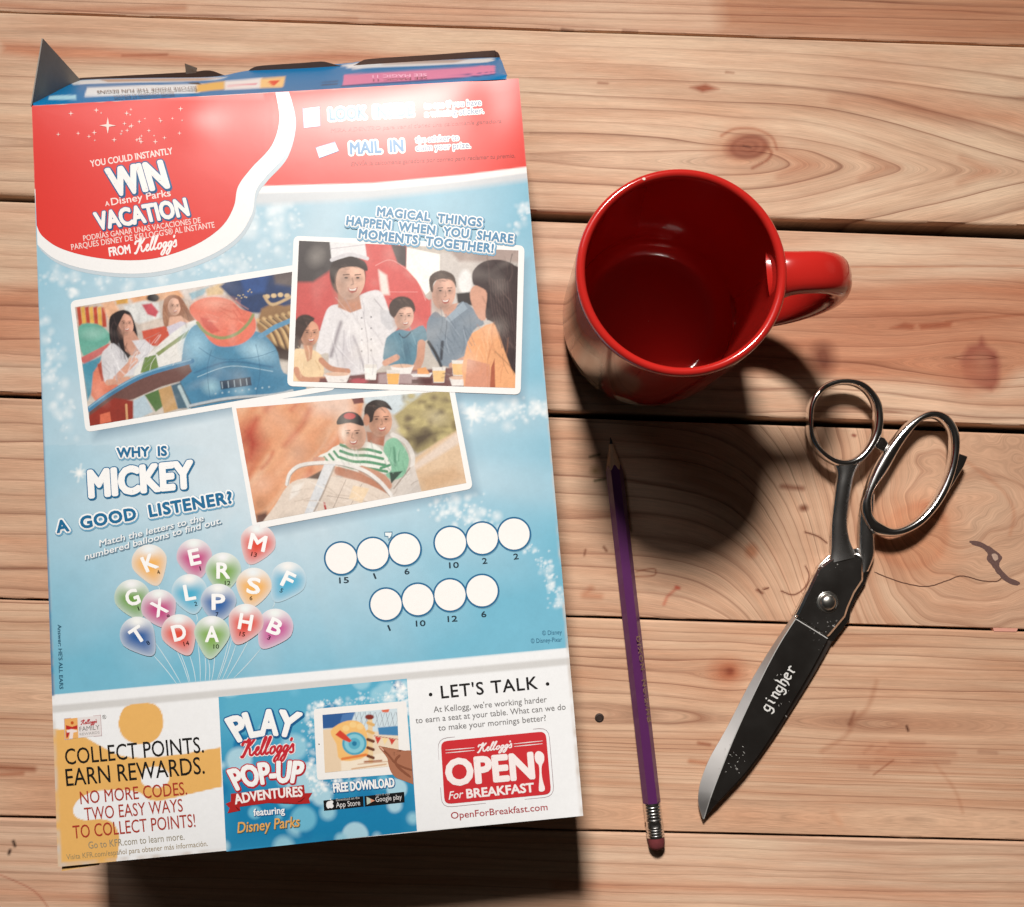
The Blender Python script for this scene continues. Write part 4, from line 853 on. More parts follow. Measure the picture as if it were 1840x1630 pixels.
    p.line([(960, 590), (1090, 640), (1140, 700)], 54, (202, 148, 122), soft=9, sm=4); p.line([(800, 600), (960, 650), (1110, 740)], 60, (190, 128, 100), soft=12, sm=4)
    # nose of the car and the white bars
    p.poly([(270, 960), (360, 840), (450, 700), (560, 650), (780, 640), (1000, 690), (1180, 790), (1180, 860), (280, 1000)], (224, 208, 194), soft=9, sm=3)
    p.poly([(580, 650), (690, 590), (760, 600), (700, 660)], (96, 70, 58), soft=12); p.line([(850, 660), (760, 860)], 4, (170, 152, 140), soft=4); p.line([(960, 690), (880, 840)], 4, (170, 152, 140), soft=4); p.line([(720, 770), (1120, 830)], 4, (176, 158, 146), soft=4)
    p.poly([(900, 700), (1010, 720), (960, 820), (870, 790)], (236, 208, 172), soft=10); p.line([(700, 820), (712, 870)], 14, (190, 56, 54), soft=5); p.poly([(480, 700), (560, 680), (520, 760), (460, 800)], (236, 228, 220), soft=20)
    p.line([(445, 690), (470, 610), (560, 555), (780, 545), (960, 590), (1080, 670), (1165, 770)], 26, (232, 228, 224), soft=7, sm=6); p.line([(450, 700), (476, 622), (566, 568), (780, 558), (955, 604), (1070, 684), (1150, 772)], 6, (160, 144, 134), soft=6, sm=6, al=.8)
    p.poly([(700, 555), (780, 550), (640, 880), (560, 900)], (216, 218, 222), soft=7); p.line([(770, 570), (690, 760), (630, 880)], 12, (176, 160, 148), soft=8)
    folds(p, 1195, 510, 130, 170, 14, (84, 140, 112), (176, 218, 196), 75); folds(p, 930, 500, 240, 150, 12, (150, 168, 156), (246, 248, 244), 80); folds(p, 1080, 160, 130, 70, 12, (30, 22, 20), (104, 84, 74), 25)
    folds(p, 760, 780, 560, 180, 26, (178, 158, 142), (246, 236, 226), 10); folds(p, 1250, 690, 150, 120, 10, (160, 146, 136), (242, 236, 230), 130)
    p.mott(0.10, 1/12, 29)
def weather(p, seed, n=80):                   # uneven printed tones
    r_ = random.Random(seed); lo = (p.X.min(), p.Y.min()); hi = (p.X.max(), p.Y.max()); keep = p.c.copy()
    for k in range(n):
        p.ell(r_.uniform(lo[0], hi[0]), r_.uniform(lo[1], hi[1]), r_.uniform(16, 110), r_.uniform(12, 80), (250, 240, 228) if r_.random() < .5 else (46, 34, 34), soft=r_.uniform(30, 90), al=r_.uniform(.03, .11), rot=r_.uniform(0, 180))
    g = p.c @ np.array([.25, .6, .15]); p.c = p.c*0.93+g[:, None]*0.07
    p.c = np.clip(p.c*(1+0.10*(vnoise(p.X/9, p.Y/9, seed)-.5)+0.08*(vnoise(p.X/22, p.Y/22, seed+1)-.5))[:, None], 0, 1)
def photo(border, inner, fn, crop, layer, label):
    b = flat('photo_print', rounded(border, 11), (242, 241, 240), layer, box, 30, label)
    picture('photo_image', inner, 1.25, (200, 190, 180), lambda q: (fn(q), weather(q, layer)), crop, layer+4, b)
photo([(126, 541), (575, 469), (604, 700), (154, 777)], [(134.5, 552), (568, 481.5), (592, 692), (162, 765.5)], ride, C3, 6, 'printed photo of riders in a rounded blue ride car')
photo([(415, 724), (815, 692), (850, 878), (455, 952)], [(424.5, 734), (807, 702), (838, 868), (461.5, 939)], coaster, C5, 14, 'printed photo of a boy in a striped shirt and a man in a coaster car')
photo([(528, 424), (942.5, 441.5), (935.5, 709.5), (516, 694)], [(537.5, 433), (931.5, 450.5), (925.5, 697.5), (527, 685.5)], breakfast, C4, 22, 'printed photo of a family at breakfast with a waiter in white')
# ---- headings
ht = lambda s, a, b, cap, **k: text('slogan_lettering', s, C2(a), C2(b), cap/3.68, (88, 142, 180), 32, box, bold=.042, space=1.1, halo=(((120, 172, 204), 4.2, 1, 1.5), ((246, 248, 249), 2.5, 0, 0), ((246, 248, 249), 1.2, 0, 0)), **k)
ht('MAGICAL  THINGS', (728, 1132), (1415, 1206), 53); ht('HAPPEN  WHEN  YOU  SHARE', (525, 1193), (1622, 1314), 54); ht('MOMENTS  TOGETHER!', (607, 1278), (1492, 1378), 55)
DB2 = (34, 108, 152); glow = ((108, 164, 196), 4.6, 1, 1.5), ((246, 248, 249), 3.0, 0, 0), ((246, 248, 249), 1.5, 0, 0)
rt = lambda s, a, b, cap, col=DB2, **k: text('riddle_lettering', s, C6(a), C6(b), cap/3.469, col, 8, box, **k)
rt('WHY  IS', (455, 145), (762, 133), 56, bold=.045, halo=glow, space=1.05)
rt('MICKEY', (285, 392), (932, 328), 158, (247, 247, 247), bold=.05, shear=.05, halo=((DB2, 2.4, 1.2, 1.2), (DB2, 1.8, 0, 0)))
rt('A  GOOD  LISTENER?', (82, 614), (1172, 428), 70, bold=.045, halo=glow, space=1.1)
sh = (((112, 142, 162), 0.8, 1.2, 1.4),)
rt('Match the letters to the', (343, 700), (995, 540), 37, (240, 243, 245), bold=.014, shear=.2, halo=sh); rt('numbered balloons to find out.', (253, 784), (1103, 556), 37, (240, 243, 245), bold=.014, shear=.2, halo=sh)
text('answer_lettering', "Answer: HE'S ALL EARS", C6(82, 1188), C6(94, 1590), 6.6, (36, 82, 108), 6, box, bold=.015)
text('notice_lettering', '\u00a9 Disney', C7(1525, 890), C7(1655, 881), 8, (44, 96, 128), 6, box); text('notice_lettering', '\u00a9 Disney-Pixar', C7(1450, 942), C7(1657, 930), 8, (44, 96, 128), 6, box)

# ---- balloons
BAL = [('K', 4, 655, 800, 705, 945, (240, 178, 88)), ('E', 1, 935, 765, 960, 905, (196, 62, 128)), ('M', 13, 1330, 675, 1275, 812, (222, 70, 48)), ('F', 5, 1520, 908, 1432, 1045, (76, 172, 208)),
       ('R', 12, 1115, 850, 1110, 985, (120, 166, 70)), ('S', 6, 1305, 945, 1280, 1080, (240, 176, 84)), ('G', 11, 548, 1018, 600, 1150, (108, 156, 66)), ('L', 2, 905, 985, 940, 1122, (70, 172, 206)),
       ('P', 7, 1085, 1045, 1080, 1165, (30, 92, 162)), ('X', 9, 715, 1080, 770, 1205, (192, 62, 126)), ('B', 3, 1440, 1200, 1352, 1335, (196, 76, 146)), ('T', 8, 582, 1250, 680, 1378, (30, 88, 158)),
       ('D', 14, 840, 1235, 905, 1378, (222, 74, 52)), ('H', 15, 1255, 1170, 1194, 1310, (222, 70, 50)), ('A', 10, 1045, 1245, 1030, 1402, (126, 170, 74))]
st = []
for a, b in (((680, 1380), (825, 1560)), ((690, 1300), (850, 1556)), ((820, 1340), (900, 1552)), ((840, 1350), (908, 1552)), ((905, 1380), (942, 1548)), ((955, 1300), (970, 1545)), ((1000, 1380), (1000, 1542)),
             ((1022, 1405), (1026, 1540)), ((1060, 1360), (1040, 1540)), ((1150, 1280), (1075, 1535)), ((1170, 1270), (1085, 1530)), ((1194, 1310), (1108, 1528)), ((1290, 1250), (1135, 1524)), ((1350, 1336), (1180, 1520)),
             ((705, 945), (715, 975)), ((1275, 812), (1265, 850)), ((1432, 1045), (1420, 1080)), ((945, 1120), (948, 1170))):
    P = C6(np.array([np.array(a)+(np.array(b)-np.array(a))*t+[6*math.sin(3*t), 0] for t in np.linspace(0, 1, 6)])); st.append((P, 1.3))
strokes('balloon_strings', st, (206, 224, 232), 3, box)
for k, (ch, num, cx, cy, kx, ky, col) in enumerate(BAL):
    n, R = 44, 9; c0, kk = np.array([cx, cy], float), np.array([kx, ky], float); d = kk-c0; L = np.linalg.norm(d); d /= L; s_ = np.array([-d[1], d[0]])
    pts, cols = [], []
    cen = lin(col); rim = lin((218, 228, 233))*0.68+cen*0.32
    for i in range(R):
        r = i/(R-1)
        for j in range(n):
            a = 2*math.pi*j/n; x, y = math.sin(a), math.cos(a)
            rad = 112
            yy = y*rad if y < 0 else rad*y+(L-rad)*max(0, y)**4
            xx = x*rad*(1.0 if y < 0 else 1-0.18*y)
            P = c0+(s_*xx+d*yy)*r; pts.append(P)
            w = r**2.3*0.95; hl = math.exp(-((P[0]-cx+5)/60)**2-((P[1]-cy+80)/42)**2)*0.8+max(0, -(P[1]-cy)/112)*0.45
            cc = cen*(1-w)+rim*w; cc = cc*(1-hl)+lin((236, 238, 238))*hl; cols.append(cc)
    P = C6(np.array(pts)); F = [(i*n+j, (i+1)*n+j, (i+1)*n+(j+1) % n, i*n+(j+1) % n) for i in range(R-1) for j in range(n)]
    lay = 10+k*2.0
    bo = mk('letter_balloon', sheet(P[:, 0], P[:, 1], lay), F, INK, box, np.array(cols), True, label='printed balloon marked %s' % ch)
    an = math.radians({'K': -24, 'E': -12, 'G': -20, 'L': -10, 'X': -28, 'T': -34, 'D': -14, 'F': 26, 'S': 6, 'H': 10, 'B': 24, 'M': 12}.get(ch, 0))
    e, nn = np.array([math.cos(an), math.sin(an)]), np.array([math.sin(an), -math.cos(an)])
    w = {'M': 100, 'L': 62, 'F': 62, 'E': 62}.get(ch, 78); b0 = c0-e*w/2-nn*48
    text('balloon_letter', ch, C6(b0), C6(b0+e*w), 27, (248, 248, 248), lay+0.8, bo, bold=.03)
    s = str(num); b1 = c0-nn*92+e*(24 if ch in 'EKLRGTXDA' else -10)-e*7*len(s)
    text('balloon_number', s, C6(b1), C6(b1+e*(6 if s == '1' else 17*len(s))), 7.5, tuple(int(v*0.35) for v in col), lay+0.8, bo, bold=.02)
    V = C6(np.array([kk+s_*9, kk-s_*9, kk-d*14]))
# ---- answer circles
CIR = [(195, 380, '15', 215, 543), (405, 350, '1', 424, 514), (615, 320, '6', 632, 485), (918, 277, '10', 942, 443), (1128, 248, '2', 1146, 415), (1338, 220, '2', 1353, 386), (492, 685, '1', 519, 857), (703, 653, '10', 722, 828), (915, 623, '12', 932, 798), (1127, 595, '6', 1140, 768)]
for k, (x, y, s, nx, ny) in enumerate(CIR):
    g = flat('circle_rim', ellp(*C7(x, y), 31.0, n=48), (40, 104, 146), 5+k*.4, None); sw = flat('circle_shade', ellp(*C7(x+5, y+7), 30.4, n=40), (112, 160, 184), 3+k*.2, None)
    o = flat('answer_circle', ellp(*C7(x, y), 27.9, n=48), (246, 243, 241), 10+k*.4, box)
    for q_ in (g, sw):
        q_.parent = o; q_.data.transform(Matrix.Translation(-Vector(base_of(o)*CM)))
    w = 2.4 if s == '1' else 8.5*len(s); c = C7(nx, ny)
    text('circle_number', s, c+[-w/2, 0.6], c+[w/2, -0.4], 10, (40, 58, 70), 6, o, bold=.025)
strokes('apostrophe', [(C7([(482, 207), (533, 206), (530, 235), (508, 262), (505, 235), (484, 234), (482, 207)]), 1.8)], (52, 116, 152), 8, box)
flat('apostrophe_fill', C7([(486, 211), (529, 210), (526, 232), (510, 250), (507, 231), (488, 230)]), (236, 242, 244), 7, box)

# ---- rewards corner
BK = (30, 28, 26)
ct = lambda s, a, b, cap, col, **k: text('points_lettering', s, C8(a), C8(b), cap/4.656, col, 6, box, **k)
ct('COLLECT POINTS.', (178, 672), (1335, 568), 132, BK, bold=.004); ct('EARN REWARDS.', (185, 850), (1342, 745), 142, BK, bold=.004)
RD = (172, 58, 44)
ct('NO MORE CODES.', (303, 1002), (1195, 920), 106, RD, bold=.002); ct('TWO EASY WAYS', (338, 1138), (1160, 1062), 106, RD, bold=.002); ct('TO COLLECT POINTS!', (243, 1290), (1265, 1190), 108, RD, bold=.002)
ct('Go to KFR.com to learn more.', (370, 1374), (1172, 1298), 58, (150, 140, 118)); ct('Visita KFR.com/espa\u00f1ol para obtener m\u00e1s informaci\u00f3n.', (185, 1466), (1367, 1350), 44, (158, 140, 106))
lg = flat('rewards_logo', C8([(163, 284), (471, 254), (481, 431), (169, 464)]), (202, 176, 178), 5, box)
def logo_art(p):
    p.poly([(160, 286), (276, 275), (284, 450), (170, 462)], (236, 176, 104), soft=3)
    p.poly([(180, 340), (230, 355), (275, 340), (276, 375), (240, 372), (222, 380), (180, 375)], (190, 44, 40), soft=4); p.poly([(180, 390), (215, 395), (195, 445), (183, 446)], (186, 44, 44), soft=4)
    p.ell(232, 321, 13, 14, (196, 84, 36), soft=3); p.poly([(185, 385), (225, 372), (275, 385), (272, 396), (242, 402), (236, 455), (205, 458), (214, 400), (188, 402)], (240, 226, 222), soft=5)
picture('logo_art', C8([(168, 289), (467, 259), (476, 427), (174, 458)]), 0.8, (230, 224, 224), logo_art, C8, 7, lg)
script('logo_script', C8(302, 335), C8(438, 320), 8, (186, 60, 66), 9, lg, 1.2)
text('logo_lettering', 'FAMILY', C8(295, 392), C8(462, 375), 8, (120, 118, 116), 9, lg); text('logo_lettering', 'REWARDS', C8(296, 428), C8(462, 410), 4.5, (160, 158, 156), 9, lg)
text('logo_lettering', '\u00ae', C8(484, 290), C8(518, 287), 7, (130, 128, 126), 9, lg)

# ---- blue game advertisement
gq = C9([(60, 200), (1656, 45), (1742, 1337), (126, 1511)])
def bokeh(p):
    p.poly([(0, 0), (1840, 0), (1840, 500), (0, 500)], (92, 174, 204), soft=300); p.poly([(0, 900), (1840, 900), (1840, 1600), (0, 1600)], (28, 128, 176), soft=500)
    r_ = random.Random(11)
    for k in range(64):
        x, y = r_.uniform(40, 1760), r_.uniform(40, 1520); r = r_.uniform(40, 130)
        p.ell(x, y, r, r, r_.choice([(146, 200, 220), (110, 184, 212), (30, 124, 174), (170, 210, 226)]), soft=8, al=r_.uniform(.12, .36))
    p.stars([(860, 290), (830, 500), (840, 760), (880, 920), (960, 960), (1100, 910), (1300, 880)], 210, 32, 9, .8); p.stars([(900, 270), (1200, 230), (1540, 200), (1650, 260), (1690, 420)], 200, 26, 9, .8); p.stars([(1560, 100), (1610, 160), (1650, 130)], 40, 26, 10, .9)
    for x, y in ((940, 268), (840, 440), (842, 772), (836, 890), (935, 940), (1050, 915), (1500, 200), (1590, 190), (1625, 125), (1575, 100)): p.burst(x, y, 34)
    p.mott(0.06, 1/10, 4)
gp = picture('game_panel', gq, 1.5, (66, 156, 194), bokeh, C9, 5, box, 'blue advertisement panel with a tablet picture')
tb = flat('tablet', rounded(C9([(866, 302), (1650, 234), (1700, 845), (896, 905)]), 6), (240, 238, 236), 9, gp, 12)
def beach(p):
    p.poly([(900, 300), (1640, 250), (1640, 500), (900, 480)], (206, 222, 230), soft=8); p.poly([(900, 340), (1220, 320), (1150, 390), (1090, 460), (900, 470)], (50, 92, 150), soft=8); p.poly([(1090, 420), (1110, 350), (1220, 325), (1190, 400)], (78, 120, 176), soft=10)
    for k in range(9): p.line([(1215+k*44, 330), (1240+k*44, 450)], 5, (150, 160, 170), soft=4); p.line([(1250+k*44, 330), (1205+k*44, 450)], 4, (160, 170, 178), soft=4)
    p.poly([(1440, 310), (1510, 300), (1500, 330), (1450, 330)], (220, 110, 80), soft=5); p.poly([(1410, 460), (1640, 440), (1640, 530), (1420, 520)], (70, 132, 180), soft=8)
    p.poly([(920, 480), (1060, 460), (1100, 780), (1120, 850), (920, 850)], (230, 206, 176), soft=10); p.poly([(1100, 740), (1640, 640), (1640, 860), (1100, 850)], (240, 226, 206), soft=12)
    p.poly([(1010, 490), (1120, 410), (1240, 405), (1310, 480), (1330, 690), (1100, 740), (1060, 600)], (240, 190, 118), soft=8, sm=3)
    for x, y in ((1140, 465), (1200, 435), (1260, 450)): p.ell(x, y, 30, 26, (244, 206, 140), soft=8)
    p.ell(1212, 595, 104, 98, (80, 164, 190), soft=6); p.ell(1212, 595, 84, 80, (136, 200, 216), soft=6); p.ell(1212, 595, 50, 48, (90, 172, 198), soft=6); p.ell(1212, 595, 20, 20, (40, 120, 160), soft=5)
    p.poly([(1050, 520), (1090, 480), (1140, 520), (1190, 570), (1170, 586), (1110, 560)], (210, 70, 52), soft=6)
    # a plain striped beach mast with a red pennant
    p.line([(1345, 380), (1352, 745)], 40, (232, 204, 160), soft=6)
    for y in (420, 490, 560, 630, 700): p.line([(1326, y), (1372, y+16)], 26, (110, 62, 44) if y > 540 else (222, 176, 110), soft=6)
    p.ell(1340, 370, 38, 22, (132, 52, 44), soft=6); p.line([(1300, 750), (1440, 740)], 16, (170, 110, 80), soft=10)
    for k in range(3): p.poly([(1385+k*60, 535+k*8), (1440+k*60, 545+k*8), (1408+k*60, 600+k*4)], ((206, 70, 60), (240, 214, 160), (206, 70, 60))[k], soft=4)
    p.line([(1380, 530), (1590, 560)], 5, (160, 70, 60), soft=4)
    p.line([(1110, 725), (1310, 690)], 22, (226, 130, 70), soft=8); p.line([(1190, 810), (1480, 770)], 10, (206, 160, 120), soft=8, sm=0); p.line([(1240, 770), (1500, 745)], 5, (190, 140, 104), soft=6)
picture('tablet_screen', C9([(941, 352), (1574, 297), (1592, 780), (962, 842)]), 1.3, (232, 214, 190), beach, C9, 14, tb)
flat('tablet_button', ellp(*C9(912, 600), 1.3, n=12), (120, 116, 112), 14, tb)
def hand_shape():
    return np.concatenate([spline([(1712, 940), (1620, 905), (1560, 880), (1520, 830), (1500, 770), (1490, 720), (1455, 670), (1425, 635), (1418, 615), (1440, 618), (1480, 650), (1530, 690), (1580, 700), (1600, 668), (1640, 655), (1694, 652)], 4)])
hd = flat('pointing_hand', C9(hand_shape()), (170, 112, 86), 18, gp, 12)
strokes('hand_creases', [(C9(spline([(1430, 622), (1500, 690), (1560, 760), (1640, 800), (1704, 820)], 4)), 3.5), (C9(spline([(1600, 690), (1560, 740), (1590, 800), (1690, 880)], 4)), 4.5)], (138, 84, 62), 23, hd)
strokes('finger_tip', [(C9(spline([(1424, 620), (1440, 632), (1462, 655)], 3)), 2.6)], (216, 170, 146), 26, hd)
WB = (30, 96, 148)
gt = lambda s, a, b, cap, col=(246, 246, 246), **k: text('game_lettering', s, C9(a), C9(b), cap/4.718, col, 10, gp, **k)
gt('PLAY', (232, 574), (680, 540), 200, bold=.045, mid=C9(455, 518), fan=.14, halo=((WB, 2.6, 1.4, 1.8), (WB, 2.2, 0, 0)))
script('brand_script', C9(245, 705), C9(700, 668), 32, (196, 44, 56), 12, gp, 4.2, halo=(((246, 232, 232), 3.4, 0, 0),))
gt('POP-UP', (218, 985), (748, 925), 170, bold=.04, mid=C9(478, 928), fan=.10, halo=(((176, 40, 50), 2.4, .8, 1.2), ((190, 44, 54), 2.0, 0, 0)))
rbn = flat('red_ribbon', C9([(120, 1105), (165, 1085), (165, 1020), (480, 985), (785, 945), (792, 1015), (855, 1012), (826, 1060), (838, 1100), (735, 1108), (735, 1092), (480, 1098), (240, 1130), (245, 1162), (136, 1185), (155, 1142)]), (176, 40, 40), 20, gp, 14)
strokes('ribbon_folds', [(C9([(205, 1128), (225, 1150), (245, 1162)]), 2.2), (C9([(732, 1090), (760, 1080), (790, 1052)]), 2.2)], (116, 24, 26), 24, rbn)
text('ribbon_lettering', 'ADVENTURES', C9(205, 1108), C9(772, 1042), 17, (246, 238, 236), 26, rbn, bold=.03, mid=C9(490, 1062))
gt('featuring', (360, 1208), (622, 1186), 58, bold=.02, halo=((WB, 0.8, .8, 1),))
gt('Disney Parks', (222, 1352), (752, 1296), 88, (228, 172, 96), bold=.012, shear=.22, halo=(((66, 92, 92), 0.7, .7, .9),))
gt('FREE DOWNLOAD', (1038, 1008), (1552, 960), 74, bold=.03, halo=((WB, 1.2, .5, .8),))
for q, kind in (([(949, 1078), (1286, 1040), (1290, 1130), (955, 1166)], 0), ([(1297, 1040), (1634, 1004), (1638, 1094), (1302, 1130)], 1)):
    sb = flat('store_badge', C9(q), (24, 24, 26), 8, gp)
    if kind == 0:
        ap = np.concatenate([spline([(1004, 1082), (1020, 1076), (1034, 1088), (1026, 1104), (1036, 1124), (1022, 1143), (1004, 1140), (988, 1146), (974, 1124), (976, 1098), (990, 1084)], 4, True)])
        flat('apple_mark', C9(ap), (236, 236, 236), 10, sb); flat('apple_leaf', C9([(1003, 1078), (1004, 1064), (1014, 1058), (1014, 1070)]), (236, 236, 236), 10.5, sb)
        text('badge_text', 'Download on the', C9(1058, 1084), C9(1256, 1063), 4.6, (196, 194, 192), 10, sb); text('badge_text', 'App Store', C9(1058, 1138), C9(1262, 1117), 9.6, (228, 226, 226), 10, sb)
    else:
        flat('play_mark', C9([(1314, 1046), (1384, 1078), (1318, 1114)]), (186, 196, 180), 10, sb); flat('play_mark_tip', C9([(1348, 1062), (1386, 1078), (1350, 1096)]), (220, 150, 120), 11, sb)
        text('badge_text', 'GET IT ON', C9(1394, 1042), C9(1510, 1030), 3.2, (186, 184, 184), 10, sb); text('badge_text', 'Google play', C9(1393, 1090), C9(1615, 1066), 9, (226, 224, 224), 10, sb)
# ---- right hand corner
tt2 = lambda s, a, b, cap, col, **k: text('talk_lettering', s, C10(a), C10(b), cap/5.258, col, 6, box, **k)
tt2("LET'S TALK", (335, 341), (1243, 250), 116, (36, 34, 34), bold=.014, space=1.1)
for x, y in ((230, 305), (1335, 205)): flat('talk_dot', ellp(*C10(x, y), 3.3, n=16), (36, 34, 34), 6, box)
GR = (124, 122, 122)
tt2("At Kellogg, we're working harder", (260, 475), (1330, 376), 56, GR, bold=.004); tt2('to earn a seat at your table. What can we do', (90, 578), (1507, 447), 56, GR, bold=.004); tt2('to make your mornings better?', (305, 648), (1322, 553), 56, GR, bold=.004)
tt2('OpenForBreakfast.com', (425, 1480), (1336, 1396), 62, (172, 62, 66), bold=.008)
sg = flat('open_sign', rounded(C10([(326, 748), (1318, 652), (1370, 1246), (362, 1342)]), 12), (204, 50, 56), 8, box, 14)
strokes('sign_rim', [(np.concatenate([rounded(C10([(296, 722), (1345, 618), (1398, 1268), (336, 1374)]), 18), rounded(C10([(296, 722), (1345, 618), (1398, 1268), (336, 1374)]), 18)[:1]]), 0.9)], (150, 126, 130), 6, sg)
strokes('sign_bars', [(C10([(370, 830), (508, 819), (643, 807)]), 1.9), (C10([(372, 857), (508, 845), (645, 832)]), 1.9), (C10([(1015, 771), (1150, 757), (1288, 743)]), 1.9), (C10([(1018, 796), (1150, 783), (1288, 769)]), 1.9)], (242, 226, 226), 16, sg)
script('sign_script', C10(668, 850), C10(998, 805), 15, (244, 232, 232), 16, sg, 2.4)
text('sign_lettering', 'OPEN', C10(392, 1160), C10(1205, 1090), 44, (246, 236, 235), 16, sg, bold=.045); text('sign_lettering', 'BREAKFAST', C10(575, 1283), C10(1207, 1222), 15.5, (246, 236, 235), 16, sg, bold=.035)
text('sign_lettering', 'For', C10(402, 1298), C10(545, 1278), 14, (246, 236, 235), 16, sg, bold=.01, shear=.35)
sp = np.concatenate([spline([(1258, 840), (1298, 870), (1302, 930), (1282, 972), (1278, 1040), (1290, 1120), (1310, 1190), (1298, 1216), (1270, 1222), (1252, 1205), (1256, 1120), (1258, 1040), (1252, 975), (1224, 940), (1212, 890), (1226, 850)], 4, True)])
flat('spoon', C10(sp), (246, 236, 235), 16, sg)
# ------------------------------------------------------------------ mug, pencil, scissors
# ---- red mug
MH, MR = 9.5, 3.85
mc = at(1226, 487, MH)
def glaze(name, rough):
    m, nt, b = newmat(name)
    a = N(nt, 'ShaderNodeAttribute', attribute_name='ink'); nt.links.new(a.outputs['Color'], b.inputs['Base Color'])
    b.inputs['Roughness'].default_value = rough; b.inputs['Coat Weight'].default_value = 0.5; b.inputs['Coat Roughness'].default_value = 0.04
    b.inputs['Specular IOR Level'].default_value = 0.5
    tc = N(nt, 'ShaderNodeTexCoord'); no = N(nt, 'ShaderNodeTexNoise'); no.inputs['Scale'].default_value = 90
    nt.links.new(tc.outputs['Object'], no.inputs['Vector'])
    bp = N(nt, 'ShaderNodeBump'); bp.inputs['Strength'].default_value = 0.04; bp.inputs['Distance'].default_value = 0.001
    nt.links.new(no.outputs['Fac'], bp.inputs['Height']); nt.links.new(bp.outputs[0], b.inputs['Normal'])
    return m
GLAZE = glaze('red_glaze', 0.16)
mug = thing('coffee_mug', 'empty shiny red coffee mug standing upright on the planks, handle to the right', 'mug', (mc[0], mc[1], 0))
pr = [(0.01, 0.25), (3.0, 0.25), (3.15, 0.03), (3.45, 0.0), (3.62, 0.10)]
pr += [(3.62+0.20*min(1, t*5)**0.6+0.03*t, 0.10+9.0*t) for t in np.linspace(0, 1, 72)[1:]]
ro, ri, zt = 3.85, 3.50, MH
pr += [((ro+ri)/2+(ro-ri)/2*math.cos(a), zt-0.20+0.20*math.sin(a)) for a in np.linspace(0.05, math.pi, 12)]
pr += [(3.50, z) for z in np.linspace(9.1, 1.9, 16)]+[(3.50-1.0*(1-math.cos(a)), 1.9-1.0*math.sin(a)) for a in np.linspace(0.15, math.pi/2, 9)]+[(1.6, 0.88), (0.01, 0.87)]
pr = np.array(pr); nt_ = 240; an = np.arange(nt_)/nt_*2*np.pi
V = np.stack([mc[0]+np.outer(np.cos(an), pr[:, 0]), mc[1]+np.outer(np.sin(an), pr[:, 0]), np.tile(pr[:, 1], (nt_, 1))], -1).reshape(-1, 3)
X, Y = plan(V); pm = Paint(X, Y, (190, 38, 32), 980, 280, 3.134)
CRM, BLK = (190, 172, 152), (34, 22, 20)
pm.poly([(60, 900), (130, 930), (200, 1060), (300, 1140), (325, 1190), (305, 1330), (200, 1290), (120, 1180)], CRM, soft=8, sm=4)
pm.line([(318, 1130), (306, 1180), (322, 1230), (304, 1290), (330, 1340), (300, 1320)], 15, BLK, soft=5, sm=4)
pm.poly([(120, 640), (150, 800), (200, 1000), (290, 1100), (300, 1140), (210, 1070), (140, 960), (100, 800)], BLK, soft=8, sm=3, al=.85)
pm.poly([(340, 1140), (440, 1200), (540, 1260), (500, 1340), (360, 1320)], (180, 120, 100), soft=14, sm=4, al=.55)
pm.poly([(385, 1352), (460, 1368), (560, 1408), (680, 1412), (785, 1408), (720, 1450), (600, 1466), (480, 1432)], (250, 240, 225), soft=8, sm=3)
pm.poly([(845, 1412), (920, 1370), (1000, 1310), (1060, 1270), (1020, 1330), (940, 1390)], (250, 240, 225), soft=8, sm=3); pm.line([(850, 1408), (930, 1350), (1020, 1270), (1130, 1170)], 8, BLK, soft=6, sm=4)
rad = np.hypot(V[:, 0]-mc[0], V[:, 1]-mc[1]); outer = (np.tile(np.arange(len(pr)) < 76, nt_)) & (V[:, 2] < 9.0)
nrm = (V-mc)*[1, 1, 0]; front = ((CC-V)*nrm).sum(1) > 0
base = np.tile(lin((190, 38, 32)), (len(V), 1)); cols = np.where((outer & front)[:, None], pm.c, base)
cols[(np.tile(np.arange(len(pr)) < 4, nt_))] = lin((214, 200, 186))
mk('mug_body', V, gridF(nt_, len(pr), True), GLAZE, mug, cols, True)
V = []; hx = at(1531, 506, 6.4)-mc; hx[2] = 0; hx /= np.linalg.norm(hx); hn = np.array([-hx[1], hx[0], 0])
path = spline([(3.55, 8.0), (4.4, 8.3), (5.55, 8.15), (6.38, 7.3), (6.66, 5.7), (6.38, 4.1), (5.7, 2.8), (4.7, 2.0), (3.55, 1.6)], 7)
dp = np.gradient(path, axis=0); dp /= np.linalg.norm(dp, axis=1)[:, None]
for k, (pp, d) in enumerate(zip(path, dp)):
    t = k/(len(path)-1); fl = 1+0.28*math.exp(-(t/0.08)**2)+0.28*math.exp(-((1-t)/0.08)**2)
    wd, tk = 0.80*fl, 0.50*fl
    for j in range(20):
        a = 2*math.pi*j/20; ca, sa = math.cos(a), math.sin(a)
        ca = math.copysign(abs(ca)**0.85, ca); sa = math.copysign(abs(sa)**0.85, sa)
        r = pp[0]-d[1]*tk*sa*-1; z = pp[1]+d[0]*tk*sa*1
        r = pp[0]+d[1]*tk*sa*-1; 
        V.append(np.array([mc[0], mc[1], 0])+hx*r+hn*wd*ca+np.array([0, 0, z]))
n = len(path)
F = [(i*20+j, i*20+(j+1) % 20, (i+1)*20+(j+1) % 20, (i+1)*20+j) for i in range(n-1) for j in range(20)]
h = mk('mug_handle', V, F, GLAZE, mug, lin((190, 38, 32)), True); sharpen(h, 80)
rc = at(1157, 319, MH); chip = []
for j in range(9):
    a = 2*math.pi*j/9; chip.append([rc[0]+0.075*math.cos(a)*random.uniform(.7, 1.2), rc[1]-0.05+0.05*math.sin(a)*random.uniform(.7, 1.2), MH+0.004])
mk('rim_chip', chip, [tuple(range(9))], simple('bare_ceramic', lin((232, 214, 200)), 0.7), mug)

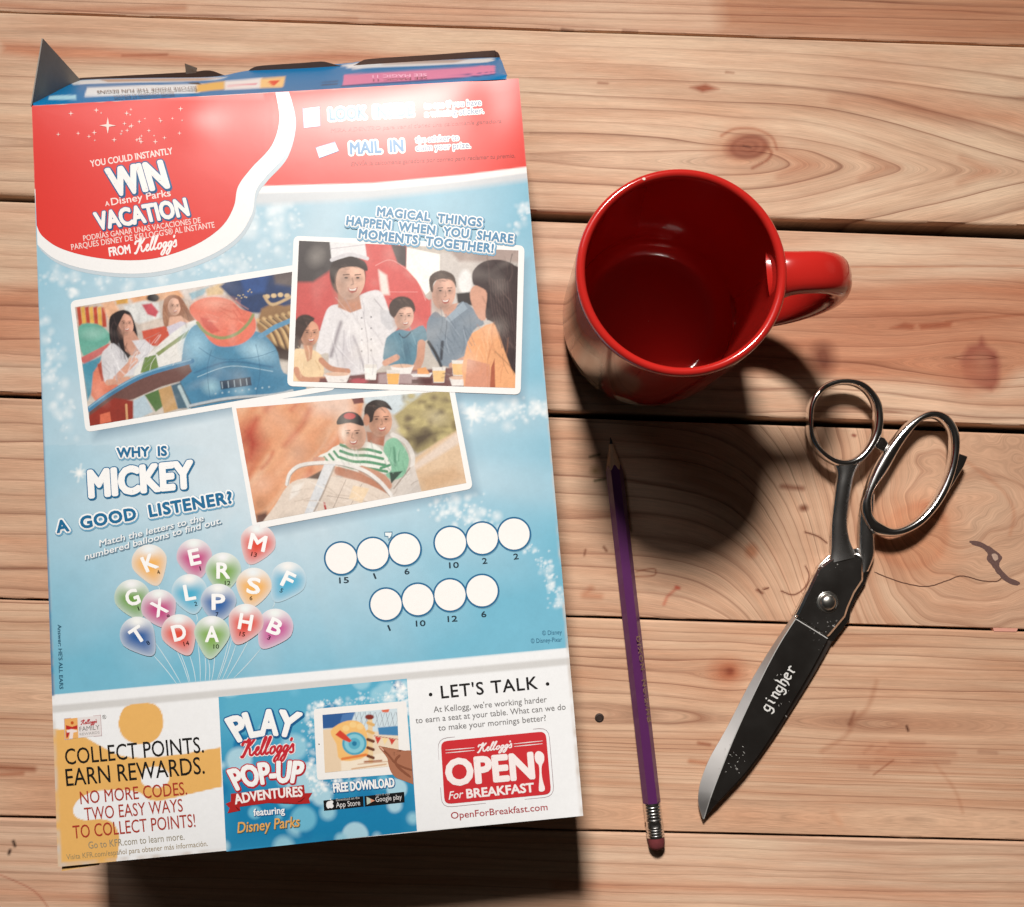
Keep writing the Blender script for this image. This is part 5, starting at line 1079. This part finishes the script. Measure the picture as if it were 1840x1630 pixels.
# ---- purple pencil
pa, pb = at(1097, 786, 0.33), at(1181, 1528, 0.33)
pd = pb-pa; PL = np.linalg.norm(pd); pd /= PL; pn = np.array([-pd[1], pd[0], 0]); pz = np.array([0, 0, 1.0])
if pn[0] < 0: pn = -pn
pen = thing('pencil', 'purple hexagonal pencil with a worn eraser lying between the box and the scissors', 'pencil', (pa+pb)/2*[1, 1, 0])
def ring(t, r, n, ph=0): return np.array([pa+pd*t+pn*r*math.cos(2*math.pi*j/n+ph)+pz*r*math.sin(2*math.pi*j/n+ph) for j in range(n)])
RH = 0.375
w0, w1, w2 = 1.35, PL-1.98, PL-0.56
PURP = simple('purple_lacquer', lin((88, 38, 90)), 0.32, coat=.3, var=.06, bump=.03)
cols_ = []; n = 48
V = []
hexr = lambda a: RH*math.cos(math.pi/6)/math.cos((a % (math.pi/3))-math.pi/6)
def hexring(t, scal): return np.array([pa+pd*(t+(0 if not scal else scal*(0.10*math.cos(6*(2*math.pi*j/n+math.pi/6)-math.pi))))+(pn*math.cos(2*math.pi*j/n)+pz*math.sin(2*math.pi*j/n))*hexr(2*math.pi*j/n) for j in range(n)])
V = np.concatenate([hexring(w0, 1.2), hexring(w0+.4, 0), hexring((w0+w1)/2, 0), hexring(w1, 0)])
F = [(i*n+j, i*n+(j+1) % n, (i+1)*n+(j+1) % n, (i+1)*n+j) for i in range(3) for j in range(n)]
o = mk('barrel', V, F, PURP, pen); sharpen(o, 25)
rr = np.array([pa+pd*(w0+1.2*0.10*math.cos(6*(2*math.pi*j/n+math.pi/6)-math.pi)+.02)+(pn*math.cos(2*math.pi*j/n)+pz*math.sin(2*math.pi*j/n))*(hexr(2*math.pi*j/n)-.006) for j in range(n)])
V = np.concatenate([ring(0.30, .085, n), rr]); F = [(j, (j+1) % n, n+(j+1) % n, n+j) for j in range(n)]
wd = mk('sharpened_wood', V, F, simple('cedar', lin((206, 160, 124)), 0.7, var=.12), pen, None, True)
V = np.concatenate([ring(0.0, .02, 16), ring(0.32, .088, 16)]); mk('lead_point', V, [(j, (j+1) % 16, 16+(j+1) % 16, 16+j) for j in range(16)]+[tuple(range(16))], simple('graphite', lin((58, 56, 58)), 0.45, 0.3), pen, None, True)
rows = []; tf_ = np.linspace(0, 1, 57)
for t in tf_:
    r = 0.372
    if .04 < t < .40: r += 0.012*math.cos((t-.04)/.36*4*2*math.pi)
    if .48 < t < .53: r += 0.02
    if .70 < t < .95: r += 0.012*math.cos((t-.7)/.25*3*2*math.pi)
    rows.append((w1-.02+(w2-w1+.02)*t, r))
V = np.concatenate([ring(t, r, 32) for t, r in rows])
if True:
    Vn = V.reshape(len(rows), 32, 3)
    for i, (t, r) in enumerate(rows):
        if .54 < tf_[i] < .72:                       # crimped dimples
            for j in range(32):
                c = pa+pd*t; Vn[i, j] = c+(Vn[i, j]-c)*(1-0.10*max(0, math.cos(4*2*math.pi*j/32))*math.sin((tf_[i]-.54)/.18*math.pi))
    V = Vn.reshape(-1, 3)
mk('ferrule', V, [(i*32+j, i*32+(j+1) % 32, (i+1)*32+(j+1) % 32, (i+1)*32+j) for i in range(len(rows)-1) for j in range(32)], simple('thin_aluminium', (0.78, 0.76, 0.74), 0.24, 1.0, bump=.15, bscale=900), pen, None, True)
er = [(w2-.03, .35), (w2+.2, .355), (w2+.36, .34), (w2+.47, .27), (w2+.52, .15), (w2+.53, .01)]
V = np.concatenate([ring(t, r, 28)*1.0+np.array([0, 0, 0])+pd*0 for t, r in er]); mk('eraser', V, [(i*28+j, i*28+(j+1) % 28, (i+1)*28+(j+1) % 28, (i+1)*28+j) for i in range(5) for j in range(28)], simple('worn_rubber', lin((112, 44, 48)), 0.85, var=.5, bump=.3, bscale=250), pen, None, True)
fn_ = pn*math.cos(math.radians(30))+pz*math.sin(math.radians(30)); fp0 = np.array(pa)+fn_*(RH*math.cos(math.pi/6)+0.004)
def onface(x, y, layer=0): return onto(np.asarray(x), np.asarray(y), fp0, fn_)
for s, a, b in (('DIXON', (1143.5, 1144), (1152, 1204)), ('No.2/HB', (1153.5, 1222), (1163.8, 1298))):
    o = text('barrel_lettering', s, a, b, 6.0, (236, 196, 160), 0, pen, place=onface, bold=.03, space=1.25)

# ---- dressmaker's shears
def chrome(name, rough, col, fleck=0.0, brushed=0.0):
    m, nt, b = newmat(name); b.inputs['Metallic'].default_value = 1; b.inputs['Base Color'].default_value = (*col, 1)
    tc = N(nt, 'ShaderNodeTexCoord'); no = N(nt, 'ShaderNodeTexNoise'); no.inputs['Scale'].default_value = 60; no.inputs['Detail'].default_value = 4
    nt.links.new(tc.outputs['Object'], no.inputs['Vector'])
    mr = N(nt, 'ShaderNodeMapRange'); mr.inputs[1].default_value = .35; mr.inputs[2].default_value = .75; mr.inputs[3].default_value = rough; mr.inputs[4].default_value = rough+.07
    nt.links.new(no.outputs['Fac'], mr.inputs[0]); out = mr.outputs[0]
    if fleck:
        n2 = N(nt, 'ShaderNodeTexNoise'); n2.inputs['Scale'].default_value = 700; n2.inputs['Detail'].default_value = 1
        n3 = N(nt, 'ShaderNodeTexNoise'); n3.inputs['Scale'].default_value = 45
        for q in (n2, n3): nt.links.new(tc.outputs['Object'], q.inputs['Vector'])
        a = N(nt, 'ShaderNodeMapRange'); a.inputs[1].default_value = .68; a.inputs[2].default_value = .72; nt.links.new(n2.outputs['Fac'], a.inputs[0])
        c = N(nt, 'ShaderNodeMapRange'); c.inputs[1].default_value = .55; c.inputs[2].default_value = .66; nt.links.new(n3.outputs['Fac'], c.inputs[0])
        mu = N(nt, 'ShaderNodeMath', operation='MULTIPLY'); nt.links.new(a.outputs[0], mu.inputs[0]); nt.links.new(c.outputs[0], mu.inputs[1])
        ad = N(nt, 'ShaderNodeMath', operation='MULTIPLY_ADD'); ad.inputs[1].default_value = fleck; nt.links.new(mu.outputs[0], ad.inputs[0]); nt.links.new(out, ad.inputs[2]); out = ad.outputs[0]
    nt.links.new(out, b.inputs['Roughness']); return m
CHR = chrome('bright_chrome', 0.13, (0.80, 0.78, 0.76)); BLADE = chrome('polished_blade', 0.17, (0.66, 0.64, 0.62), fleck=.4); SHANK = chrome('worn_chrome', 0.24, (0.80, 0.79, 0.78)); GROUND = chrome('ground_steel', 0.46, (0.60, 0.58, 0.57)); 
sc0 = at(1450, 1080, 0)
shr = thing('scissors', "closed chrome dressmaker's scissors lying on the planks, blades pointing down left", 'scissors', (sc0[0], sc0[1], 0))
def resamp(pts, n):
    P = spline(pts, 8); s = np.concatenate([[0], np.cumsum(np.linalg.norm(np.diff(P, axis=0), axis=1))]); t = np.linspace(0, s[-1], n)
    return np.stack([np.interp(t, s, P[:, 0]), np.interp(t, s, P[:, 1])], -1)
nb = 40
Lf = resamp([(1263, 1472), (1255.5, 1448), (1255, 1425), (1261, 1398), (1276, 1361), (1306, 1308), (1349, 1225), (1389, 1159), (1427, 1104)], nb)
Rg = resamp([(1264, 1472), (1270, 1452), (1283, 1414), (1323, 1314.6), (1366, 1222), (1399, 1159), (1429.5, 1111)], nb)
Rt = resamp([(1265.5, 1471.5), (1290, 1441), (1339.4, 1387.5), (1382.5, 1327.8), (1425.6, 1258), (1458.7, 1201.9), (1488.5, 1146)], nb)
taper = np.clip(np.linspace(0, 1, nb)/0.10, 0.15, 1)
zb0, zt0 = 0.30, 0.58
ztop = zb0+(zt0-zb0)*taper
def strip(rows, close=True):
    V = np.stack(rows, 1).reshape(-1, 3); m = len(rows); n_ = len(rows[0])
    F = [(i*m+j, (i+1)*m+j, (i+1)*m+(j+1) % m, i*m+(j+1) % m) for i in range(n_-1) for j in range(m if close else m-1)]
    if close: F += [tuple(range(m)), tuple(range((n_-1)*m, n_*m))[::-1]]
    return V, F
lft, rdg, rgt = at(Lf[:, 0], Lf[:, 1], zb0+.05), at(Rg[:, 0], Rg[:, 1], ztop), at(Rt[:, 0], Rt[:, 1], ztop)
rgl = rgt.copy(); rgl[:, 2] = zb0; lfl = lft.copy(); lfl[:, 2] = zb0
V, F = strip([rdg, rgt, rgl, lfl, lft]); F = [f for f in F if not (len(f) == 4 and f[0] % 5 == 4)]
ub = mk('upper_blade', V, F, BLADE, shr); sharpen(ub, 12)
e = 0.0
V, F = strip([lft+[0, 0, e], rdg+[0, 0, e]], False); gb = mk('ground_bevel', V, F, GROUND, ub, None, True)
bm = bmesh.new(); bm.from_mesh(gb.data)
for f in bm.faces:
    if f.normal.z < 0: f.normal_flip()
bm.to_mesh(gb.data); bm.free()
dl = (Rg-Rt); dl /= np.linalg.norm(dl, axis=1)[:, None]+1e-6
V, F = strip([at(*(Rg+[0.0, 0]).T, ztop+.006), at(*(Rg-dl*1.5).T, ztop+.006)], False); V[:, 2] += 0.002
ed = mk('ridge_line', V, F, simple('bright_edge', (0.8, 0.79, 0.77), 0.45, 0.6), ub)
def slab(name, pts, z0, z1, bw, mat, parent, seg=2, label=None):
    P = np.array(pts, float); T = at(P[:, 0], P[:, 1], z1); B = T.copy(); B[:, 2] = z0; n_ = len(P)
    V = np.concatenate([T, B]); F = [tuple(range(n_)), tuple(range(n_, 2*n_))[::-1]]+[(i, n_+i, n_+(i+1) % n_, (i+1) % n_) for i in range(n_)]
    o = mk(name, V, F, mat, parent)
    if bw: bevel(o, bw, seg, 40)
    sharpen(o, 28 if seg < 3 else 60); return o
LRt = Rt+np.stack([np.linspace(1.5, 8.5, nb), np.linspace(0.8, 4.8, nb)], -1)*np.clip(np.linspace(0, 1, nb)/.12, .3, 1)[:, None]
low = np.concatenate([LRt, (Rg+Rt)[::-1]/2])
lb = slab('lower_blade', low[1:], 0.02, 0.29, 0.06, chrome('lower_steel', 0.34, (0.5, 0.42, 0.38)), shr)
lh = slab('lower_shank_plate', [(1426, 1106), (1452, 1055), (1472, 1015), (1494, 994), (1545, 984), (1569, 985), (1570, 1004), (1562, 1024), (1556, 1046), (1542, 1069), (1530, 1094), (1527, 1114), (1497, 1154)], 0.02, 0.36, 0.05, CHR, shr)
hub = slab('pivot_plate', [(1428.5, 1108), (1434, 1099), (1471, 1021), (1496, 1001.5), (1540, 991.5), (1553, 1003), (1552, 1043), (1537, 1066), (1525.5, 1092), (1520, 1109), (1488.5, 1146.5)], 0.36, 0.65, 0.10, BLADE, shr, 1)
sp_ = at(1487, 1082, 0.64); pf = [(0.47, 0.0), (0.46, 0.04), (0.40, 0.045), (0.38, 0.03), (0.36, 0.06), (0.33, 0.17), (0.22, 0.25), (0.08, 0.28), (0.005, 0.283)]
V = np.array([[sp_[0]+r*math.cos(a), sp_[1]+r*math.sin(a), 0.645+z] for r, z in pf for a in np.arange(32)/32*2*np.pi])
mk('pivot_screw', V, [(i*32+j, i*32+(j+1) % 32, (i+1)*32+(j+1) % 32, (i+1)*32+j) for i in range(len(pf)-1) for j in range(32)], chrome('satin_screw', 0.26, (0.66, 0.64, 0.6)), shr, None, True)
def sect(Lp, Rp, zc, hz, n=16, pw=0.8):
    rows = []
    A, B = at(Lp[:, 0], Lp[:, 1], zc), at(Rp[:, 0], Rp[:, 1], zc); C, D = (A+B)/2, (B-A)/2
    for j in range(n):
        a = 2*math.pi*j/n; ca, sa = math.cos(a), math.sin(a); ca = math.copysign(abs(ca)**pw, ca); sa = math.copysign(abs(sa)**pw, sa)
        rows.append(C+D*ca+np.stack([0*C[:, 0], 0*C[:, 0], np.broadcast_to(hz, len(C))*sa], -1))
    return np.stack(rows, 1)
def tube(name, S, closed, mat, parent):
    n_, m, _ = S.shape; V = S.reshape(-1, 3)
    F = [(i*m+j, i*m+(j+1) % m, ((i+1) % n_)*m+(j+1) % m, ((i+1) % n_)*m+j) for i in range(n_ if closed else n_-1) for j in range(m)]
    if not closed: F += [tuple(range(m))[::-1], tuple(range((n_-1)*m, n_*m))]
    o = mk(name, V, F, mat, parent, None, True); sharpen(o, 75); return o
def polar(pts, c, n):
    P = spline(pts, 10, True)-np.array(c); a = np.arctan2(P[:, 1], P[:, 0]); r = np.hypot(P[:, 0], P[:, 1]); o = np.argsort(a)
    t = np.linspace(-np.pi, np.pi, n, endpoint=False); rr_ = np.interp(t, np.concatenate([a[o]-2*np.pi, a[o], a[o]+2*np.pi]), np.tile(r[o], 3))
    return np.stack([c[0]+rr_*np.cos(t), c[1]+rr_*np.sin(t)], -1)
nR = 96
ro_ = [(1449, 755), (1452, 725), (1467, 700), (1490, 685), (1517, 680.5), (1545, 685), (1566, 700), (1582, 724), (1586, 752), (1582, 782), (1566, 810), (1545, 832), (1520, 840), (1494, 834), (1468, 814), (1453, 788)]
ri_ = [(1459.5, 757), (1463, 728), (1478, 706), (1498, 695), (1517, 692), (1538, 696), (1556, 709), (1567, 730), (1569, 755), (1564, 782), (1551, 806), (1533, 822), (1512, 826), (1490, 818), (1471, 800), (1461, 778)]
rg_ = tube('thumb_loop', sect(polar(ro_, (1515, 759), nR), polar(ri_, (1515, 759), nR), 0.90, 0.35), True, CHR, shr)
bo_ = [(1546, 918), (1551, 886), (1568, 842), (1593, 800), (1624, 763), (1656, 742), (1678, 738), (1701, 746), (1717, 767), (1723, 792), (1720, 826), (1711, 860), (1697, 893), (1676, 923), (1651, 947), (1620, 962), (1590, 964), (1562, 954)]
bi_ = [(1565, 914), (1568, 884), (1593.5, 846.5), (1617, 804.5), (1638, 774), (1656, 757), (1680, 753), (1700, 771), (1706, 795), (1703, 832), (1690, 870), (1668, 907), (1640, 935), (1606, 949), (1580, 938), (1569, 928)]
bw_ = tube('finger_loop', sect(polar(bo_, (1632, 862), 128), polar(bi_, (1632, 862), 128), 0.76, 0.34), True, CHR, shr)
def shank(name, Lp, Rp, z0, z1, h0, h1):
    n_ = 34; A, B = resamp(Lp, n_), resamp(Rp, n_); t = np.linspace(0, 1, n_); t = t*t*(3-2*t)
    return tube(name, sect(A, B, z0+(z1-z0)*t, h0+(h1-h0)*t, 24, 1.0), False, SHANK, shr)
shank('thumb_shank', [(1489, 1012), (1492, 990), (1493, 940), (1499, 885), (1503, 850), (1493, 828)], [(1541, 1000), (1528, 975), (1522, 940), (1527, 893), (1535, 853), (1547, 830)], 0.50, 0.90, 0.22, 0.30)
shank('finger_shank', [(1541, 1030), (1542, 990), (1542.5, 940), (1545, 910), (1552, 880)], [(1560, 1026), (1571, 998), (1571, 968), (1570, 935), (1571, 890)], 0.32, 0.74, 0.24, 0.28)
slab('loop_spur', [(1720, 808), (1726, 815), (1740.5, 820), (1733, 838), (1715, 868), (1698, 895), (1694, 884), (1708, 855)], 0.62, 0.88, 0.07, CHR, shr, 3)
slab('loop_bumper', [(1576, 782), (1590, 786), (1598, 797), (1590, 812), (1576, 806), (1568, 796)], 0.66, 0.96, 0.08, CHR, shr, 3)
BLK_ = {'g': [[(.78, .92), (.3, .95), (.14, .7), (.14, .3), (.35, .08), (.78, .2)], [(.78, 1.05), (.78, -.3), (.5, -.55), (.08, -.42)]], 'i': [[(.28, 1.02), (.46, .88), (.46, .15), (.68, 0)], [(.36, 1.35), (.56, 1.45)]],
        'n': [[(.08, 1.02), (.25, .88), (.25, .1), (.38, 0)], [(.25, .82), (.6, 1.02), (.78, .85), (.78, .12), (.98, 0)]], 'h': [[(.12, 1.75), (.25, 1.5), (.25, .1), (.38, 0)], [(.25, .82), (.6, 1.02), (.8, .8), (.8, .1), (.55, -.38)]],
        'e': [[(.2, .5), (.82, .72), (.72, .95), (.45, 1.02), (.18, .8), (.18, .22), (.45, 0), (.84, .18)]], 'r': [[(.15, 1.02), (.32, .88), (.32, .12), (.52, 0)], [(.32, .82), (.6, 1.05), (.9, .86)]]}
g0, g1 = np.array([1381.0, 1281.0]), np.array([1432.0, 1201.5]); ge = (g1-g0)/7.0; gn = np.array([ge[1], -ge[0]]); gn = gn/np.linalg.norm(gn)*12.5
L = []
for k, ch in enumerate('gingher'):
    for stq in BLK_[ch]:
        P = np.array([np.array(stq[i])+(np.array(stq[i+1])-np.array(stq[i]))*t for i in range(len(stq)-1) for t in (0, .5)]+[stq[-1]])
        L.append((g0+(P[:, :1]+k)*ge+P[:, 1:]*gn, 3.0))
def onblade(x, y, layer=0): return at(np.asarray(x), np.asarray(y), zt0+0.006+np.asarray(layer)*0.0004)
eo = strokes('etched_lettering', L, (220, 218, 214), 0, ub, place=onblade)
eo.data.materials.clear(); eo.data.materials.append(simple('etched_metal', (0.72, 0.71, 0.69), 0.6))
gl = [((1430.5, 1111.5), (1488, 1145.6))]
a, b = ribbon(np.array([(1430.5, 1112.6), (1459, 1130), (1487, 1147.4)]), 1.6); V, F = strip([at(*a.T, zt0+.012), at(*b.T, zt0+.012)], False)
fl = []; n0 = 0; FV, FF_ = [], []
for k in range(46):
    t = random.random(); c = np.array([1322+random.gauss(0, 16), 1360+random.gauss(0, 20)]) if k < 30 else np.array([1400+random.gauss(0, 16), 1270+random.gauss(0, 30)])
    e_ = (c[0]-1330)*0.85+(c[1]-1342)*0.5
    if abs(e_) > 22 and k < 34: continue
    a = random.uniform(0, math.pi); l, w = random.uniform(.6, 2.8), random.uniform(.25, .6); u_, v_ = np.array([math.cos(a), math.sin(a)]), np.array([-math.sin(a), math.cos(a)])
    q = np.array([c+u_*l, c+v_*w, c-u_*l, c-v_*w]); FV.append(at(q[:, 0], q[:, 1], zt0+0.004)); FF_.append((n0+3, n0+2, n0+1, n0)); n0 += 4
mk('worn_flecks', np.concatenate(FV), FF_, simple('bare_fleck', (0.55, 0.53, 0.5), 0.6), ub)
mk('step_highlight', V, F, simple('edge_highlight', (0.7, 0.69, 0.67), 0.5, 0.4), ub)  # pale strip painting the highlight along the step to the pivot plate

# ---- cracks and a bark pocket in the wide board under the shears
def onwood(x, y, layer=0): return at(np.asarray(x), np.asarray(y), 0.004+np.asarray(layer)*0.0005)
INKWOOD = simple('dark_crack', lin((96, 62, 46)), 0.9, var=.35)
def crack(name, lines, mat):
    o = strokes(name, lines, (74, 46, 34), 0, table, place=onwood); o.data.materials.clear(); o.data.materials.append(mat); return o
def wob(P, a): return P+rng.normal(0, a, P.shape)
crack('crack', [(wob(spline([(1571, 1028), (1617, 1046), (1664, 1054), (1700, 1044), (1728, 1035), (1762, 1043), (1790, 1045), (1802, 1036)], 8), .25), 2.0)], INKWOOD)
BARK = simple('bark_pocket', lin((104, 76, 70)), 0.9, var=.5, bscale=1400)
def patch(name, pts, z, mat):
    P = spline(pts, 4, True); P = P+rng.normal(0, .35, P.shape); return mk(name, at(P[:, 0], P[:, 1], z), [tuple(range(len(P)))[::-1]], mat, table)
bp_ = patch('bark_pocket', [(1742, 972), (1760, 974), (1778, 982), (1796, 995), (1801, 1003), (1796, 1012), (1798, 1022), (1813, 1037), (1832, 1046), (1828, 1052), (1808, 1046), (1792, 1030), (1782, 1016), (1773, 1005), (1775, 995), (1765, 985), (1748, 979)], 0.005, BARK)
bq_ = patch('bark_chip', [(1782, 997), (1788, 995), (1794, 1002), (1788, 1008)], 0.008, simple('pale_chip', lin((190, 160, 142)), 0.8, var=.3))
crack('scratch', [(spline([(1447, 1017), (1454, 1035), (1446, 1056), (1426, 1069), (1404, 1062)], 6), 1.3), (spline([(1446, 956), (1470, 964), (1486, 976)], 6), 1.4), (spline([(1362, 1058), (1368, 1066)], 4), 3), (spline([(1372, 1060), (1382, 1056)], 4), 2)], simple('old_scratch', lin((120, 78, 58)), 0.9, var=.2))
